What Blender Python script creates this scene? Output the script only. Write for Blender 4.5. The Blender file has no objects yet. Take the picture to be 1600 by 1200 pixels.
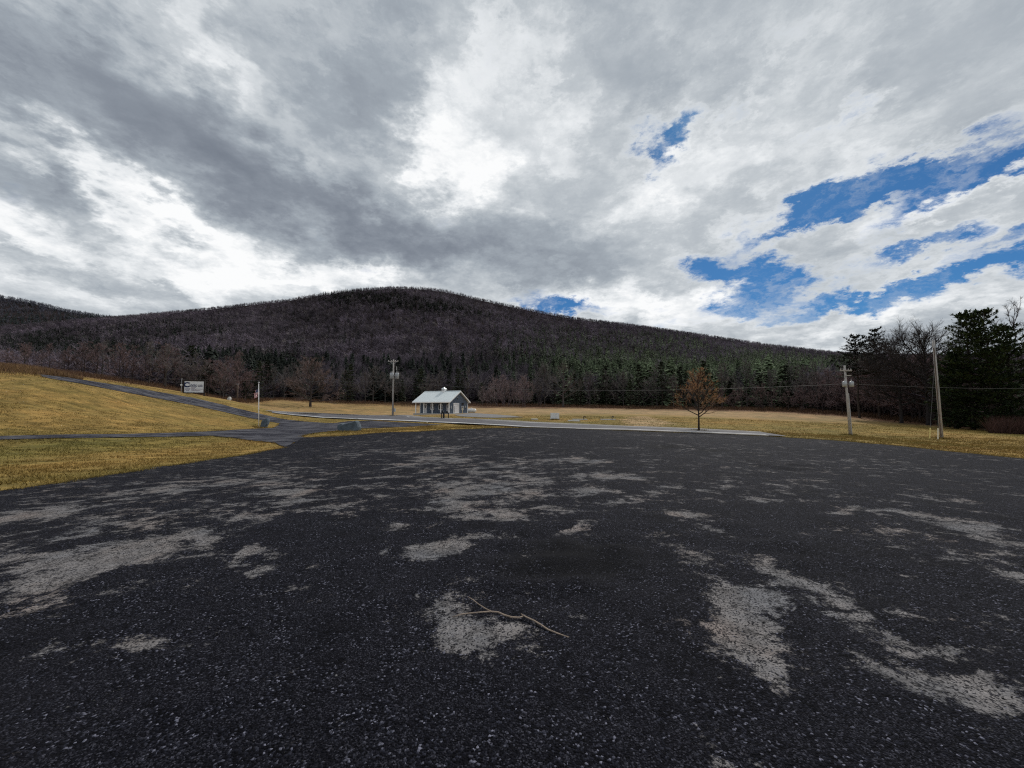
import bpy, math, random
import numpy as np
from mathutils import Vector, Matrix
from mathutils.geometry import delaunay_2d_cdt

random.seed(7)
RNG = np.random.default_rng(7)
scene = bpy.context.scene
COL = scene.collection
PI = math.pi

# ------------------------------------------------------------------ camera
F = 600.0
PITCH = math.atan(36.0 / F)
CAMZ = 1.6
cam_d = bpy.data.cameras.new('camera')
cam_d.sensor_width = 36
cam_d.lens = 36 * F / 1600
cam_d.clip_start = 0.05
cam_d.clip_end = 20000
cam = bpy.data.objects.new('camera', cam_d)
cam.location = (0, 0, CAMZ)
cam.rotation_euler = (PI / 2 + PITCH, 0, 0)
COL.objects.link(cam)
scene.camera = cam
CP, SP = math.cos(PITCH), math.sin(PITCH)


def ray(px, py):
    u = (px - 800) / F
    v = -(py - 600) / F
    return np.array([u, CP - v * SP, v * CP + SP])


def at(px, py, depth):
    d = ray(px, py)
    return np.array([0, 0, CAMZ]) + d * (depth / d[1])


def project(x, y, z):
    dy = np.asarray(y, float)
    dz = np.asarray(z, float) - CAMZ
    fwd = dy * CP + dz * SP
    up = -dy * SP + dz * CP
    fwd = np.where(fwd < 0.05, np.nan, fwd)
    return 800 + F * np.asarray(x, float) / fwd, 600 - F * up / fwd


# ------------------------------------------------------------------ terrain
CTRL = [  # survey points: bearing, elevation and distance of places on the ground
    (800, 760, 8), (800, 700, 17), (800, 669, 33), (600, 676, 29), (1000, 674, 32), (1225, 684, 28),
    (1600, 717, 17), (1400, 697, 22), (1600, 800, 6.3), (1600, 760, 10), (0, 768, 9), (0, 900, 3.8),
    (200, 738, 13), (350, 716, 19), (445, 699, 25), (475, 684, 30),
    (800, 664, 40), (700, 658, 50), (614, 655, 58), (500, 649, 72), (440, 645, 82), (900, 667.5, 38),
    (1000, 670, 36), (1090, 674, 34.5), (1225, 682, 29), (1322, 680, 40), (1457, 684, 38), (1600, 697, 30),
    (614, 650, 68), (700, 647, 85), (866, 655.5, 55), (957, 656.5, 54), (695, 654, 60),
    (407, 668, 48), (543, 674, 38), (620, 667, 44), (566, 670, 42), (700, 665, 43),
    (395, 689, 29), (362, 684.5, 31), (200, 683.5, 29), (0, 687.5, 25), (0, 682.5, 26.5), (200, 679, 31),
    (350, 673.5, 38), (425, 669.5, 46), (437, 661.5, 54), (400, 655, 57), (470, 658.5, 58), (520, 661.5, 55),
    (-200, 690, 24), (-200, 760, 10),
    (0, 640, 34), (0, 600, 42), (0, 578, 50), (100, 600, 45), (100, 640, 38), (200, 650, 40), (200, 620, 50),
    (300, 640, 52), (300, 660, 44), (380, 658, 50), (-150, 570, 50), (-150, 620, 38),
    (100, 592, 52), (200, 608, 57), (300, 627, 62), (60, 586, 50),
    (287, 614, 72), (240, 605, 75), (358, 625, 75), (150, 596, 70), (60, 581, 62), (430, 640, 95),
    (405, 631, 110), (420, 622, 150), (480, 634, 120), (600, 630, 150), (800, 634, 138), (800, 640, 110), (800, 652, 62),
    (1000, 637.5, 130), (1200, 640, 115), (1300, 645, 105), (1400, 654, 88), (1500, 664, 75), (1600, 668, 70),
    (1000, 650, 75), (1200, 660, 60), (1400, 670, 58), (1600, 680, 50), (1750, 690, 45), (200, 596, 90), (0, 574, 85),
]
pts = [at(*c) for c in CTRL]
for x, y, z in [(0, 0, 0), (4, 0, 0), (-4, 0, 0), (12, -4, -.3), (-12, -4, -.3), (0, -10, 0), (25, -10, -.8), (-25, -10, -.6), (0, 4, 0),
                (3, 4, 0), (-3, 4, 0), (0, -25, 0.2), (40, -20, -1), (-40, -20, -.5)]:
    pts.append(np.array([x, y, z], float))
pts = np.array(pts)


def _phi(r):
    return np.where(r > 1e-9, r * r * np.log(r + 1e-12), 0.0)


def _fit(p, reg=2.0):
    n = len(p)
    r = np.linalg.norm(p[:, None, :2] - p[None, :, :2], axis=2)
    A = np.zeros((n + 3, n + 3))
    A[:n, :n] = _phi(r) + np.eye(n) * reg
    A[:n, n] = 1
    A[:n, n + 1:] = p[:, :2]
    A[n:, :n] = A[:n, n:].T
    b = np.zeros(n + 3)
    b[:n] = p[:, 2]
    return np.linalg.solve(A, b)


TW = _fit(pts)


def smooth(a, b, x):
    t = np.clip((x - a) / (b - a), 0, 1)
    return t * t * (3 - 2 * t)


def terrain(x, y):
    x = np.atleast_1d(np.asarray(x, float)).ravel()
    y = np.atleast_1d(np.asarray(y, float)).ravel()
    out = np.empty(len(x))
    for i in range(0, len(x), 20000):
        xs, ys = x[i:i + 20000], y[i:i + 20000]
        xc, yc = np.clip(xs, -130, 110), np.clip(ys, -25, 165)
        r = np.sqrt((xc[:, None] - pts[None, :, 0]) ** 2 + (yc[:, None] - pts[None, :, 1]) ** 2)
        z = _phi(r) @ TW[:-3] + TW[-3] + TW[-2] * xc + TW[-1] * yc
        d = np.maximum(np.abs(xs - xc), np.abs(ys - yc))
        w = smooth(0, 150, d)
        out[i:i + 20000] = z * (1 - w) + 0.0 * w
    return out


def tz(x, y):
    return float(terrain(x, y)[0])


def hit(px, py, dmin=1.5, dmax=190):
    """point of the ground seen under a bearing"""
    d = ray(px, py)
    d = d / d[1]
    s = np.geomspace(dmin, dmax, 900)
    zz = CAMZ + d[2] * s
    g = terrain(d[0] * s, s)
    below = np.nonzero(zz <= g)[0]
    if len(below) == 0:
        k = dmax
    else:
        i = below[0]
        if i == 0:
            k = s[0]
        else:
            a, b = zz[i - 1] - g[i - 1], zz[i] - g[i]
            k = s[i - 1] + (s[i] - s[i - 1]) * a / (a - b)
    return np.array([d[0] * k, k, float(terrain(d[0] * k, k)[0])])


def spot(px, depth):
    """ground point at a bearing and distance"""
    x = (px - 800) / F * depth / CP
    return np.array([x, depth, tz(x, depth)])


# ------------------------------------------------------------------ object helpers
def tag(o, label=None, cat=None, group=None, kind=None):
    if label: o['label'] = label
    if cat: o['category'] = cat
    if group: o['group'] = group
    if kind: o['kind'] = kind
    return o


def empty(name, loc, rz=0.0, label=None, cat=None, group=None):
    o = bpy.data.objects.new(name, None)
    o.empty_display_size = 0.3
    COL.objects.link(o)
    o.location = [float(v) for v in loc]
    o.rotation_euler = (0, 0, rz)
    return tag(o, label, cat, group)


def copy_tree(o, parent=None):
    c = o.copy()
    COL.objects.link(c)
    if parent is not None:
        c.parent = parent
    for ch in list(o.children):
        copy_tree(ch, c)
    return c


class MB:
    def __init__(self):
        self.v, self.f = [], []

    def add(self, vs, fs):
        b = len(self.v)
        self.v += [tuple(float(c) for c in p) for p in vs]
        self.f += [tuple(b + i for i in f) for f in fs]
        return self

    def box(self, lo, hi):
        x0, y0, z0 = lo; x1, y1, z1 = hi
        return self.add([(x0, y0, z0), (x1, y0, z0), (x1, y1, z0), (x0, y1, z0), (x0, y0, z1), (x1, y0, z1), (x1, y1, z1), (x0, y1, z1)],
                        [(0, 3, 2, 1), (4, 5, 6, 7), (0, 1, 5, 4), (1, 2, 6, 5), (2, 3, 7, 6), (3, 0, 4, 7)])

    def tube(self, P, R, n=8, cap=True):
        P = [Vector(p) for p in P]
        if not hasattr(R, '__len__'): R = [R] * len(P)
        rings = []
        prev = None
        for i, p in enumerate(P):
            t = (P[min(i + 1, len(P) - 1)] - P[max(i - 1, 0)]).normalized()
            ref = prev if prev is not None else (Vector((1, 0, 0)) if abs(t.x) < .9 else Vector((0, 1, 0)))
            a = (ref - t * ref.dot(t)).normalized()
            prev = a
            b = t.cross(a)
            rings.append([p + (a * math.cos(2 * PI * k / n) + b * math.sin(2 * PI * k / n)) * R[i] for k in range(n)])
        vs = [q for r in rings for q in r]
        fs = []
        for i in range(len(P) - 1):
            for k in range(n):
                k2 = (k + 1) % n
                fs.append((i * n + k, i * n + k2, (i + 1) * n + k2, (i + 1) * n + k))
        if cap:
            fs.append(tuple(range(n - 1, -1, -1)))
            fs.append(tuple((len(P) - 1) * n + k for k in range(n)))
        return self.add(vs, fs)

    def lathe(self, prof, c=(0, 0, 0), n=16):
        vs, fs = [], []
        for r, z in prof:
            for k in range(n):
                vs.append((c[0] + r * math.cos(2 * PI * k / n), c[1] + r * math.sin(2 * PI * k / n), c[2] + z))
        for i in range(len(prof) - 1):
            for k in range(n):
                k2 = (k + 1) % n
                fs.append((i * n + k, i * n + k2, (i + 1) * n + k2, (i + 1) * n + k))
        fs.append(tuple(range(n - 1, -1, -1)))
        fs.append(tuple((len(prof) - 1) * n + k for k in range(n)))
        return self.add(vs, fs)

    def prism(self, poly, a, b, axis):
        """poly of 2-tuples in the plane normal to axis, from a to b"""
        n = len(poly)

        def mk(p, t):
            return (t, p[0], p[1]) if axis == 'x' else ((p[0], t, p[1]) if axis == 'y' else (p[0], p[1], t))
        vs = [mk(p, a) for p in poly] + [mk(p, b) for p in poly]
        fs = [tuple(range(n)), tuple(range(2 * n - 1, n - 1, -1))] + [(i, n + i, n + (i + 1) % n, (i + 1) % n) for i in range(n)]
        return self.add(vs, fs)

    def build(self, name, mat, parent=None, smooth_=False, bevel=0, label=None):
        me = bpy.data.meshes.new(name)
        me.from_pydata(self.v, [], self.f)
        import bmesh
        bm = bmesh.new(); bm.from_mesh(me)
        bmesh.ops.recalc_face_normals(bm, faces=bm.faces)
        bm.to_mesh(me); bm.free()
        me.materials.append(mat)
        if smooth_:
            me.polygons.foreach_set('use_smooth', [True] * len(me.polygons))
        o = bpy.data.objects.new(name, me)
        COL.objects.link(o)
        if parent is not None: o.parent = parent
        if bevel:
            m = o.modifiers.new('bevel', 'BEVEL'); m.width = bevel; m.segments = 2; m.limit_method = 'ANGLE'
        if label: o['label'] = label
        return o


def np_mesh(name, V, T, mat, col=None, parent=None, attrs=None, smooth_=False):
    """mesh object from vertex and triangle arrays with an optional colour per vertex"""
    V = np.asarray(V, np.float32); T = np.asarray(T, np.int32)
    me = bpy.data.meshes.new(name)
    me.vertices.add(len(V)); me.vertices.foreach_set('co', V.ravel())
    k = T.shape[1]
    me.loops.add(T.size); me.loops.foreach_set('vertex_index', T.ravel())
    me.polygons.add(len(T))
    me.polygons.foreach_set('loop_start', np.arange(0, T.size, k, dtype=np.int32))
    me.polygons.foreach_set('loop_total', np.full(len(T), k, np.int32))
    if smooth_:
        me.polygons.foreach_set('use_smooth', np.ones(len(T), bool))
    me.update(calc_edges=True)
    if col is not None:
        a = me.color_attributes.new('Col', 'FLOAT_COLOR', 'POINT')
        c = np.ones((len(V), 4), np.float32); c[:, :3] = col
        a.data.foreach_set('color', c.ravel())
    for an, av in (attrs or {}).items():
        a = me.attributes.new(an, 'FLOAT', 'POINT')
        a.data.foreach_set('value', np.asarray(av, np.float32))
    me.materials.append(mat)
    o = bpy.data.objects.new(name, me)
    COL.objects.link(o)
    if parent is not None: o.parent = parent
    return o


# ------------------------------------------------------------------ materials
class NT:
    def __init__(self, tree):
        self.t = tree

    def n(self, typ, **kw):
        nd = self.t.nodes.new(typ)
        for k, v in kw.items():
            if k.startswith('i_'):
                nd.inputs[k[2:].replace('_', ' ')].default_value = v
            else:
                setattr(nd, k, v)
        return nd

    def l(self, a, b):
        self.t.links.new(a, b)

    def math(self, op, a, b=None, c=None, clamp=False):
        m = self.n('ShaderNodeMath', operation=op, use_clamp=clamp)
        for i, x in enumerate((a, b, c)):
            if x is None: continue
            if isinstance(x, (int, float)): m.inputs[i].default_value = x
            else: self.l(x, m.inputs[i])
        return m.outputs[0]

    def vmath(self, op, a, b=None):
        m = self.n('ShaderNodeVectorMath', operation=op)
        for i, x in enumerate((a, b)):
            if x is None: continue
            if isinstance(x, (tuple, list)): m.inputs[i].default_value = x
            else: self.l(x, m.inputs[i])
        return m.outputs[0]

    def noise(self, vec, scale, detail=4, rough=.55, dist=0.0, dim='3D'):
        nd = self.n('ShaderNodeTexNoise', noise_dimensions=dim)
        nd.inputs['Scale'].default_value = scale
        nd.inputs['Detail'].default_value = detail
        nd.inputs['Roughness'].default_value = rough
        nd.inputs['Distortion'].default_value = dist
        if vec is not None: self.l(vec, nd.inputs['Vector'])
        return nd

    def ramp(self, fac, stops, interp='LINEAR'):
        r = self.n('ShaderNodeValToRGB')
        r.color_ramp.interpolation = interp
        el = r.color_ramp.elements
        while len(el) < len(stops): el.new(0.5)
        for e, (p, c) in zip(el, stops):
            e.position = p
            e.color = (c[0], c[1], c[2], 1) if hasattr(c, '__len__') else (c, c, c, 1)
        self.l(fac, r.inputs[0])
        return r.outputs[0]

    def mix(self, fac, a, b, blend='MIX'):
        m = self.n('ShaderNodeMix', data_type='RGBA', blend_type=blend)
        for s, x in ((0, fac), (6, a), (7, b)):
            if isinstance(x, (int, float)): m.inputs[s].default_value = x
            elif isinstance(x, (tuple, list)): m.inputs[s].default_value = (*x[:3], 1)
            else: self.l(x, m.inputs[s])
        return m.outputs[2]

    def maprange(self, v, a, b, c=0.0, d=1.0, typ='SMOOTHSTEP'):
        m = self.n('ShaderNodeMapRange', interpolation_type=typ)
        self.l(v, m.inputs[0])
        for i, x in enumerate((a, b, c, d)):
            m.inputs[i + 1].default_value = x
        return m.outputs[0]


def new_mat(name):
    m = bpy.data.materials.new(name)
    m.use_nodes = True
    t = m.node_tree
    b = t.nodes['Principled BSDF']
    return m, NT(t), b


def surf(name, base, var=.25, scale=6.0, rough=.75, bump=.0, bscale=None, metal=0.0, stretch=(1, 1, 1), grime=0.0, spec=.3):
    m, N, b = new_mat(name)
    tc = N.n('ShaderNodeTexCoord')
    mp = N.n('ShaderNodeMapping'); mp.inputs['Scale'].default_value = stretch
    N.l(tc.outputs['Object'], mp.inputs[0])
    n1 = N.noise(mp.outputs[0], scale, 6, .6)
    lo = tuple(c * (1 - var) for c in base); hi = tuple(min(1, c * (1 + var)) for c in base)
    c = N.ramp(n1.outputs[0], [(.3, lo), (.7, hi)])
    if grime:
        n2 = N.noise(mp.outputs[0], scale * .35, 5, .65)
        c = N.mix(N.maprange(n2.outputs[0], .5, .75, 0, grime), c, tuple(x * .35 for x in base))
    N.l(c, b.inputs['Base Color'])
    b.inputs['Roughness'].default_value = rough
    b.inputs['Metallic'].default_value = metal
    b.inputs['Specular IOR Level'].default_value = spec
    if bump:
        n3 = N.noise(mp.outputs[0], bscale or scale * 3, 5, .6)
        bp = N.n('ShaderNodeBump'); bp.inputs['Strength'].default_value = bump; bp.inputs['Distance'].default_value = .03
        N.l(n3.outputs[0], bp.inputs['Height']); N.l(bp.outputs[0], b.inputs['Normal'])
    return m


def vcol_mat(name, rough=.9, nscale=3.0, var=.35, transl=0.0):
    m, N, b = new_mat(name)
    a = N.n('ShaderNodeAttribute', attribute_name='Col')
    tc = N.n('ShaderNodeTexCoord')
    nz = N.noise(tc.outputs['Object'], nscale, 4, .6)
    f = N.ramp(nz.outputs[0], [(.3, 1 - var), (.7, 1 + var)])
    c = N.mix(1.0, a.outputs['Color'], f, 'MULTIPLY')
    N.l(c, b.inputs['Base Color'])
    b.inputs['Roughness'].default_value = rough
    b.inputs['Specular IOR Level'].default_value = .15
    return m


# gravel lot: dark chips, pale worn patches carried by a mesh attribute
def gravel_mat(name, patchy=True, tone=1.0):
    m, N, b = new_mat(name)
    geo = N.n('ShaderNodeNewGeometry')
    P = geo.outputs['Position']
    vor = N.n('ShaderNodeTexVoronoi', feature='F1'); vor.inputs['Scale'].default_value = 95
    N.l(P, vor.inputs['Vector'])
    vor2 = N.n('ShaderNodeTexVoronoi', feature='F1'); vor2.inputs['Scale'].default_value = 150
    N.l(P, vor2.inputs['Vector'])
    sep = N.n('ShaderNodeSeparateColor'); N.l(vor.outputs['Color'], sep.inputs[0])
    sep2 = N.n('ShaderNodeSeparateColor'); N.l(vor2.outputs['Color'], sep2.inputs[0])
    t = tone
    c1 = N.ramp(sep.outputs[0], [(0, (.006 * t, .006 * t, .008 * t)), (.45, (.016 * t, .016 * t, .022 * t)), (.78, (.046 * t, .047 * t, .060 * t)), (.92, (.13 * t, .135 * t, .16 * t)), (1, (.72 * t, .72 * t, .78 * t))])
    c2 = N.ramp(sep2.outputs[0], [(0, (.008 * t, .008 * t, .010 * t)), (.7, (.032 * t, .032 * t, .042 * t)), (1, (.20 * t, .20 * t, .22 * t))])
    n0 = N.noise(P, 9, 5, .6)
    chips = N.mix(N.maprange(n0.outputs[0], .4, .6), c1, c2)
    # broad tonal drift: brown dust, bluish damp
    n1 = N.noise(P, .35, 6, .62)
    chips = N.mix(N.maprange(n1.outputs[0], .5, .72, 0, .5), chips, (.060 * t, .057 * t, .062 * t))
    n2 = N.noise(P, 1.3, 6, .65)
    chips = N.mix(N.maprange(n2.outputs[0], .50, .7, 0, .55), chips, (.012 * t, .012 * t, .015 * t))
    height = N.math('SUBTRACT', 1.0, vor.outputs['Distance'])
    chips = N.mix(1.0, chips, (.97, .98, 1.16), 'MULTIPLY')
    col = chips
    if not patchy:
        mp = N.n('ShaderNodeMapping'); mp.inputs['Scale'].default_value = (.5, 1.4, 1); N.l(P, mp.inputs[0])
        na = N.noise(mp.outputs[0], .7, 8, .7)
        col = N.mix(N.maprange(na.outputs[0], .42, .62, 0, .8), chips, (.115, .115, .13))
        col = N.mix(N.maprange(na.outputs[0], .30, .46, .5, 0), col, (.014, .014, .017))
    if patchy:
        at_ = N.n('ShaderNodeAttribute', attribute_name='worn')
        dk = N.n('ShaderNodeAttribute', attribute_name='damp')
        mp = N.n('ShaderNodeMapping'); mp.inputs['Scale'].default_value = (.8, 1.0, 1)
        N.l(P, mp.inputs[0])
        na = N.noise(mp.outputs[0], 1.9, 9, .68, .3)
        nb = N.noise(P, 16, 5, .7)
        nf = N.noise(P, 55, 3, .7)
        s = N.math('ADD', at_.outputs['Fac'], N.math('MULTIPLY', N.math('SUBTRACT', na.outputs[0], .5), 2.0))
        s = N.math('ADD', s, N.math('MULTIPLY', N.math('SUBTRACT', nb.outputs[0], .5), .8))
        nm = N.noise(mp.outputs[0], 5.5, 7, .72, .4)
        s = N.math('ADD', s, N.math('MULTIPLY', N.math('SUBTRACT', nm.outputs[0], .5), 1.5))
        s = N.math('ADD', s, N.math('MULTIPLY', N.math('SUBTRACT', nf.outputs[0], .5), .6))
        worn = N.maprange(s, .34, .58, 0, .95)
        npk = N.noise(P, 1.1, 5, .6)
        pale = N.ramp(npk.outputs[0], [(.35, (.150, .150, .160)), (.55, (.185, .172, .170)), (.7, (.22, .185, .172))])
        nsp = N.noise(P, 90, 3, .7)
        pale = N.mix(1.0, pale, N.ramp(nsp.outputs[0], [(.3, .45), (.5, .95), (.7, 1.35)]), 'MULTIPLY')
        vc = N.n('ShaderNodeTexVoronoi', feature='DISTANCE_TO_EDGE'); vc.inputs['Scale'].default_value = 4.5
        N.l(N.vmath('ADD', P, N.vmath('MULTIPLY', na.outputs['Color'], (.35, .35, .35))), vc.inputs['Vector'])
        crack = N.maprange(vc.outputs['Distance'], .004, .03, .35, 1)
        pale = N.mix(1.0, pale, N.ramp(crack, [(0, 0.0), (1, 1.0)]), 'MULTIPLY')
        nbl = N.noise(P, 5.5, 6, .7)
        pale = N.mix(1.0, pale, N.ramp(nbl.outputs[0], [(.3, .55), (.5, 1.0), (.68, 1.3)]), 'MULTIPLY')
        # dark chips left lying on the worn patches
        keep = N.maprange(sep.outputs[1], .78, .80, 1, .15)
        worn = N.math('MULTIPLY', worn, keep)
        d = N.math('ADD', dk.outputs['Fac'], N.math('MULTIPLY', N.math('SUBTRACT', nb.outputs[0], .5), .8))
        chips = N.mix(N.maprange(d, .35, .9, 0, .7), chips, (.009, .009, .010))
        col = N.mix(worn, chips, pale)
        height = N.math('MULTIPLY', height, N.math('SUBTRACT', 1.0, N.math('MULTIPLY', worn, .75)))
        height = N.math('ADD', height, N.math('MULTIPLY', nb.outputs[0], .8))
        height = N.math('ADD', height, N.math('MULTIPLY', n2.outputs[0], 2.0))
    N.l(col, b.inputs['Base Color'])
    b.inputs['Roughness'].default_value = .85
    b.inputs['Specular IOR Level'].default_value = .05
    bp = N.n('ShaderNodeBump'); bp.inputs['Strength'].default_value = .8; bp.inputs['Distance'].default_value = .012
    N.l(height, bp.inputs['Height']); N.l(bp.outputs[0], b.inputs['Normal'])
    return m


def ground_mat():
    m, N, b = new_mat('grass_ground')
    geo = N.n('ShaderNodeNewGeometry'); P = geo.outputs['Position']
    a = N.n('ShaderNodeAttribute', attribute_name='Col')
    n1 = N.noise(P, .22, 7, .62)
    mp = N.n('ShaderNodeMapping'); mp.inputs['Scale'].default_value = (.35, 1.3, 1); N.l(P, mp.inputs[0])
    n2 = N.noise(mp.outputs[0], 1.1, 7, .7)
    n3 = N.noise(P, 14, 5, .7)
    c = N.mix(1.0, a.outputs['Color'], N.ramp(n1.outputs[0], [(.3, (.72, .80, .75)), (.5, (1, 1, 1)), (.72, (1.25, 1.12, 1.1))]), 'MULTIPLY')
    c = N.mix(1.0, c, N.ramp(n2.outputs[0], [(.28, (.40, .43, .42)), (.5, (.95, .95, .95)), (.72, (1.7, 1.62, 1.6))]), 'MULTIPLY')
    c = N.mix(1.0, c, N.ramp(n3.outputs[0], [(.3, .55), (.5, 1.0), (.7, 1.4)]), 'MULTIPLY')
    N.l(c, b.inputs['Base Color'])
    b.inputs['Roughness'].default_value = .95
    b.inputs['Specular IOR Level'].default_value = .08
    h = N.math('ADD', N.math('MULTIPLY', n2.outputs[0], 1.0), N.math('MULTIPLY', n3.outputs[0], .5))
    bp = N.n('ShaderNodeBump'); bp.inputs['Strength'].default_value = .7; bp.inputs['Distance'].default_value = .12
    N.l(h, bp.inputs['Height']); N.l(bp.outputs[0], b.inputs['Normal'])
    return m


M = {
    'lot': gravel_mat('lot_gravel', True, .26),
    'drive': gravel_mat('drive_gravel', False, .5),
    'ground': ground_mat(),
    'asphalt': surf('road_asphalt', (.085, .082, .092), .3, .8, .85, .3, 40, grime=.4),
    'shoulder': surf('road_shoulder', (.20, .185, .175), .3, 2, .95, .3, 30),
    'paint': surf('road_paint', (.74, .74, .73), .15, 3, .8, grime=.35),
    'pale_gravel': surf('pale_gravel', (.16, .155, .155), .35, 2.5, .95, .4, 25),
    'veg': vcol_mat('vegetation', .9, 2.5, .35),
    'forest': vcol_mat('forest', .95, .02, .25),
    'grass': vcol_mat('grass_blades', .9, 1.5, .3),
    'stone_chip': vcol_mat('stone_chips', .7, 40, .4),
    'bark_dark': surf('dark_bark', (.035, .030, .028), .4, 8, .95, .5, 30, stretch=(1, 1, .3)),
    'bark': surf('grey_bark', (.085, .075, .07), .4, 8, .95, .5, 30, stretch=(1, 1, .3)),
    'pole': surf('weathered_pole_wood', (.40, .375, .355), .35, 6, .9, .4, 40, stretch=(6, 6, .35), grime=.45),
    'pole_dark': surf('dark_pole_wood', (.13, .095, .075), .4, 6, .9, .4, 40, stretch=(6, 6, .35), grime=.5),
    'conduit_or_lit_strip': surf('lit_side_grey', (.42, .42, .43), .12, 3, .5, grime=.3, stretch=(1, 1, .3)),  # pale grey that paints the sunlit side of a pole
    'galv': surf('galvanised_metal', (.40, .42, .44), .15, 4, .45, metal=.2, grime=.25),
    'ceramic': surf('grey_ceramic', (.45, .44, .42), .1, 6, .3),
    'wire': surf('wire', (.11, .11, .115), .1, 3, .6),
    'guy': surf('guy_wire', (.10, .10, .105), .1, 3, .5),
    'yellow': surf('yellow_plastic', (.75, .62, .24), .12, 4, .55, grime=.25),
    'cream': surf('cream_plastic', (.80, .74, .58), .1, 4, .55, grime=.25),
    'white': surf('white_trim_paint', (.88, .88, .88), .06, 3, .55, grime=.12),
    'siding': None, 'roof': None,
    'concrete': surf('concrete', (.42, .41, .39), .2, 3, .9, .2, 30, grime=.25),
    'glass': None,
    'door': surf('white_door_paint', (.76, .76, .78), .06, 4, .5, grime=.1),
    'black': surf('black_metal', (.02, .02, .022), .3, 5, .5),
    'blue_stone': surf('blue_grey_stone', (.078, .100, .122), .45, 2.2, .85, .8, 9, grime=.55),
    'grey_stone': surf('pale_fieldstone', (.45, .44, .42), .3, 5, .9, .6, 12),
    'cabinet': surf('white_cabinet_paint', (.72, .74, .76), .06, 2, .5, grime=.2),
    'sign_face': surf('white_sign_board', (.74, .76, .80), .07, 3, .5, grime=.12),
    'navy': surf('navy_lettering', (.012, .025, .10), .1, 4, .6),
    'plum': surf('plum_lettering', (.15, .10, .17), .15, 4, .6),
    'sign_wood': surf('dark_sign_timber', (.028, .022, .02), .4, 6, .85, .3, 30, stretch=(4, 4, .5)),
    'tank': surf('white_tank_paint', (.82, .82, .80), .05, 2, .35, grime=.1),
    'twig': surf('pale_dead_wood', (.29, .225, .175), .3, 25, .8, .4, 120, grime=.3),
    'hill': None,
}
# house siding: board grooves + blue grey
m, N, b = new_mat('blue_grey_siding')
tc = N.n('ShaderNodeTexCoord')
n1 = N.noise(tc.outputs['Object'], 1.2, 5, .6)
c = N.ramp(n1.outputs[0], [(.3, (.085, .115, .165)), (.7, (.115, .15, .205))])
N.l(c, b.inputs['Base Color']); b.inputs['Roughness'].default_value = .6
M['siding'] = m
m, N, b = new_mat('pale_metal_roof')
tc = N.n('ShaderNodeTexCoord')
n1 = N.noise(tc.outputs['Object'], .9, 6, .6)
c = N.ramp(n1.outputs[0], [(.3, (.64, .69, .70)), (.7, (.70, .75, .76))])
N.l(c, b.inputs['Base Color']); b.inputs['Roughness'].default_value = .42; b.inputs['Metallic'].default_value = .15
M['roof'] = m
m, N, b = new_mat('dark_window_glass')
b.inputs['Base Color'].default_value = (.012, .015, .018, 1); b.inputs['Roughness'].default_value = .06
tc = N.n('ShaderNodeTexCoord'); n1 = N.noise(tc.outputs['Object'], 2, 2)
N.l(N.ramp(n1.outputs[0], [(.3, .04), (.7, .1)]), b.inputs['Roughness'])
M['glass'] = m
m, N, b = new_mat('woodland_floor')
geo = N.n('ShaderNodeNewGeometry')
n1 = N.noise(geo.outputs['Position'], .03, 8, .7)
c = N.ramp(n1.outputs[0], [(.35, (.026, .021, .021)), (.7, (.055, .043, .043))])
N.l(c, b.inputs['Base Color']); b.inputs['Roughness'].default_value = 1; b.inputs['Specular IOR Level'].default_value = 0
M['hill'] = m
m, N, b = new_mat('flag_cloth')
a = N.n('ShaderNodeAttribute', attribute_name='Col'); N.l(a.outputs['Color'], b.inputs['Base Color']); b.inputs['Roughness'].default_value = .8
M['flag'] = m

# ------------------------------------------------------------------ ground sheet
gx = np.concatenate([[-4000, -2000, -1000, -500, -300, -220, -170], np.arange(-140, 121, 1.0), [150, 200, 300, 500, 1000, 2000, 4000]])
gy = np.concatenate([[-3000, -1000, -400, -150, -60], np.arange(-30, 176, 1.0), [200, 260, 400, 800, 1600, 3500]])
GX, GY = np.meshgrid(gx, gy)
gz = terrain(GX, GY)
V = np.stack([GX.ravel(), GY.ravel(), gz], 1)
nx, ny = len(gx), len(gy)
ii = (np.arange(ny - 1)[:, None] * nx + np.arange(nx - 1)[None]).ravel()
Q = np.stack([ii, ii + 1, ii + nx + 1, ii + nx], 1)


def vnoise(x, y, s, seed=0):
    """smooth value noise for mesh colours"""
    r = np.random.default_rng(seed).random((64, 64))
    X, Y = np.asarray(x) / s, np.asarray(y) / s
    i, j = np.floor(X).astype(int), np.floor(Y).astype(int)
    fx, fy = X - i, Y - j
    fx, fy = fx * fx * (3 - 2 * fx), fy * fy * (3 - 2 * fy)
    g = lambda a, c: r[a % 64, c % 64]
    return (g(i, j) * (1 - fx) + g(i + 1, j) * fx) * (1 - fy) + (g(i, j + 1) * (1 - fx) + g(i + 1, j + 1) * fx) * fy


LAWN = np.array([.272, .180, .056]); GREEN = np.array([.140, .122, .034]); TAN = np.array([.320, .218, .122]); RUST = np.array([.15, .082, .05])
TREE_D = ([-400, 0, 100, 200, 300, 370, 410, 440, 600, 740, 800, 1000, 1200, 1300, 1400, 1500, 1600, 2000],
          [75, 80, 85, 90, 95, 104, 125, 150, 150, 146, 138, 130, 115, 105, 88, 75, 68, 55])


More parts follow.
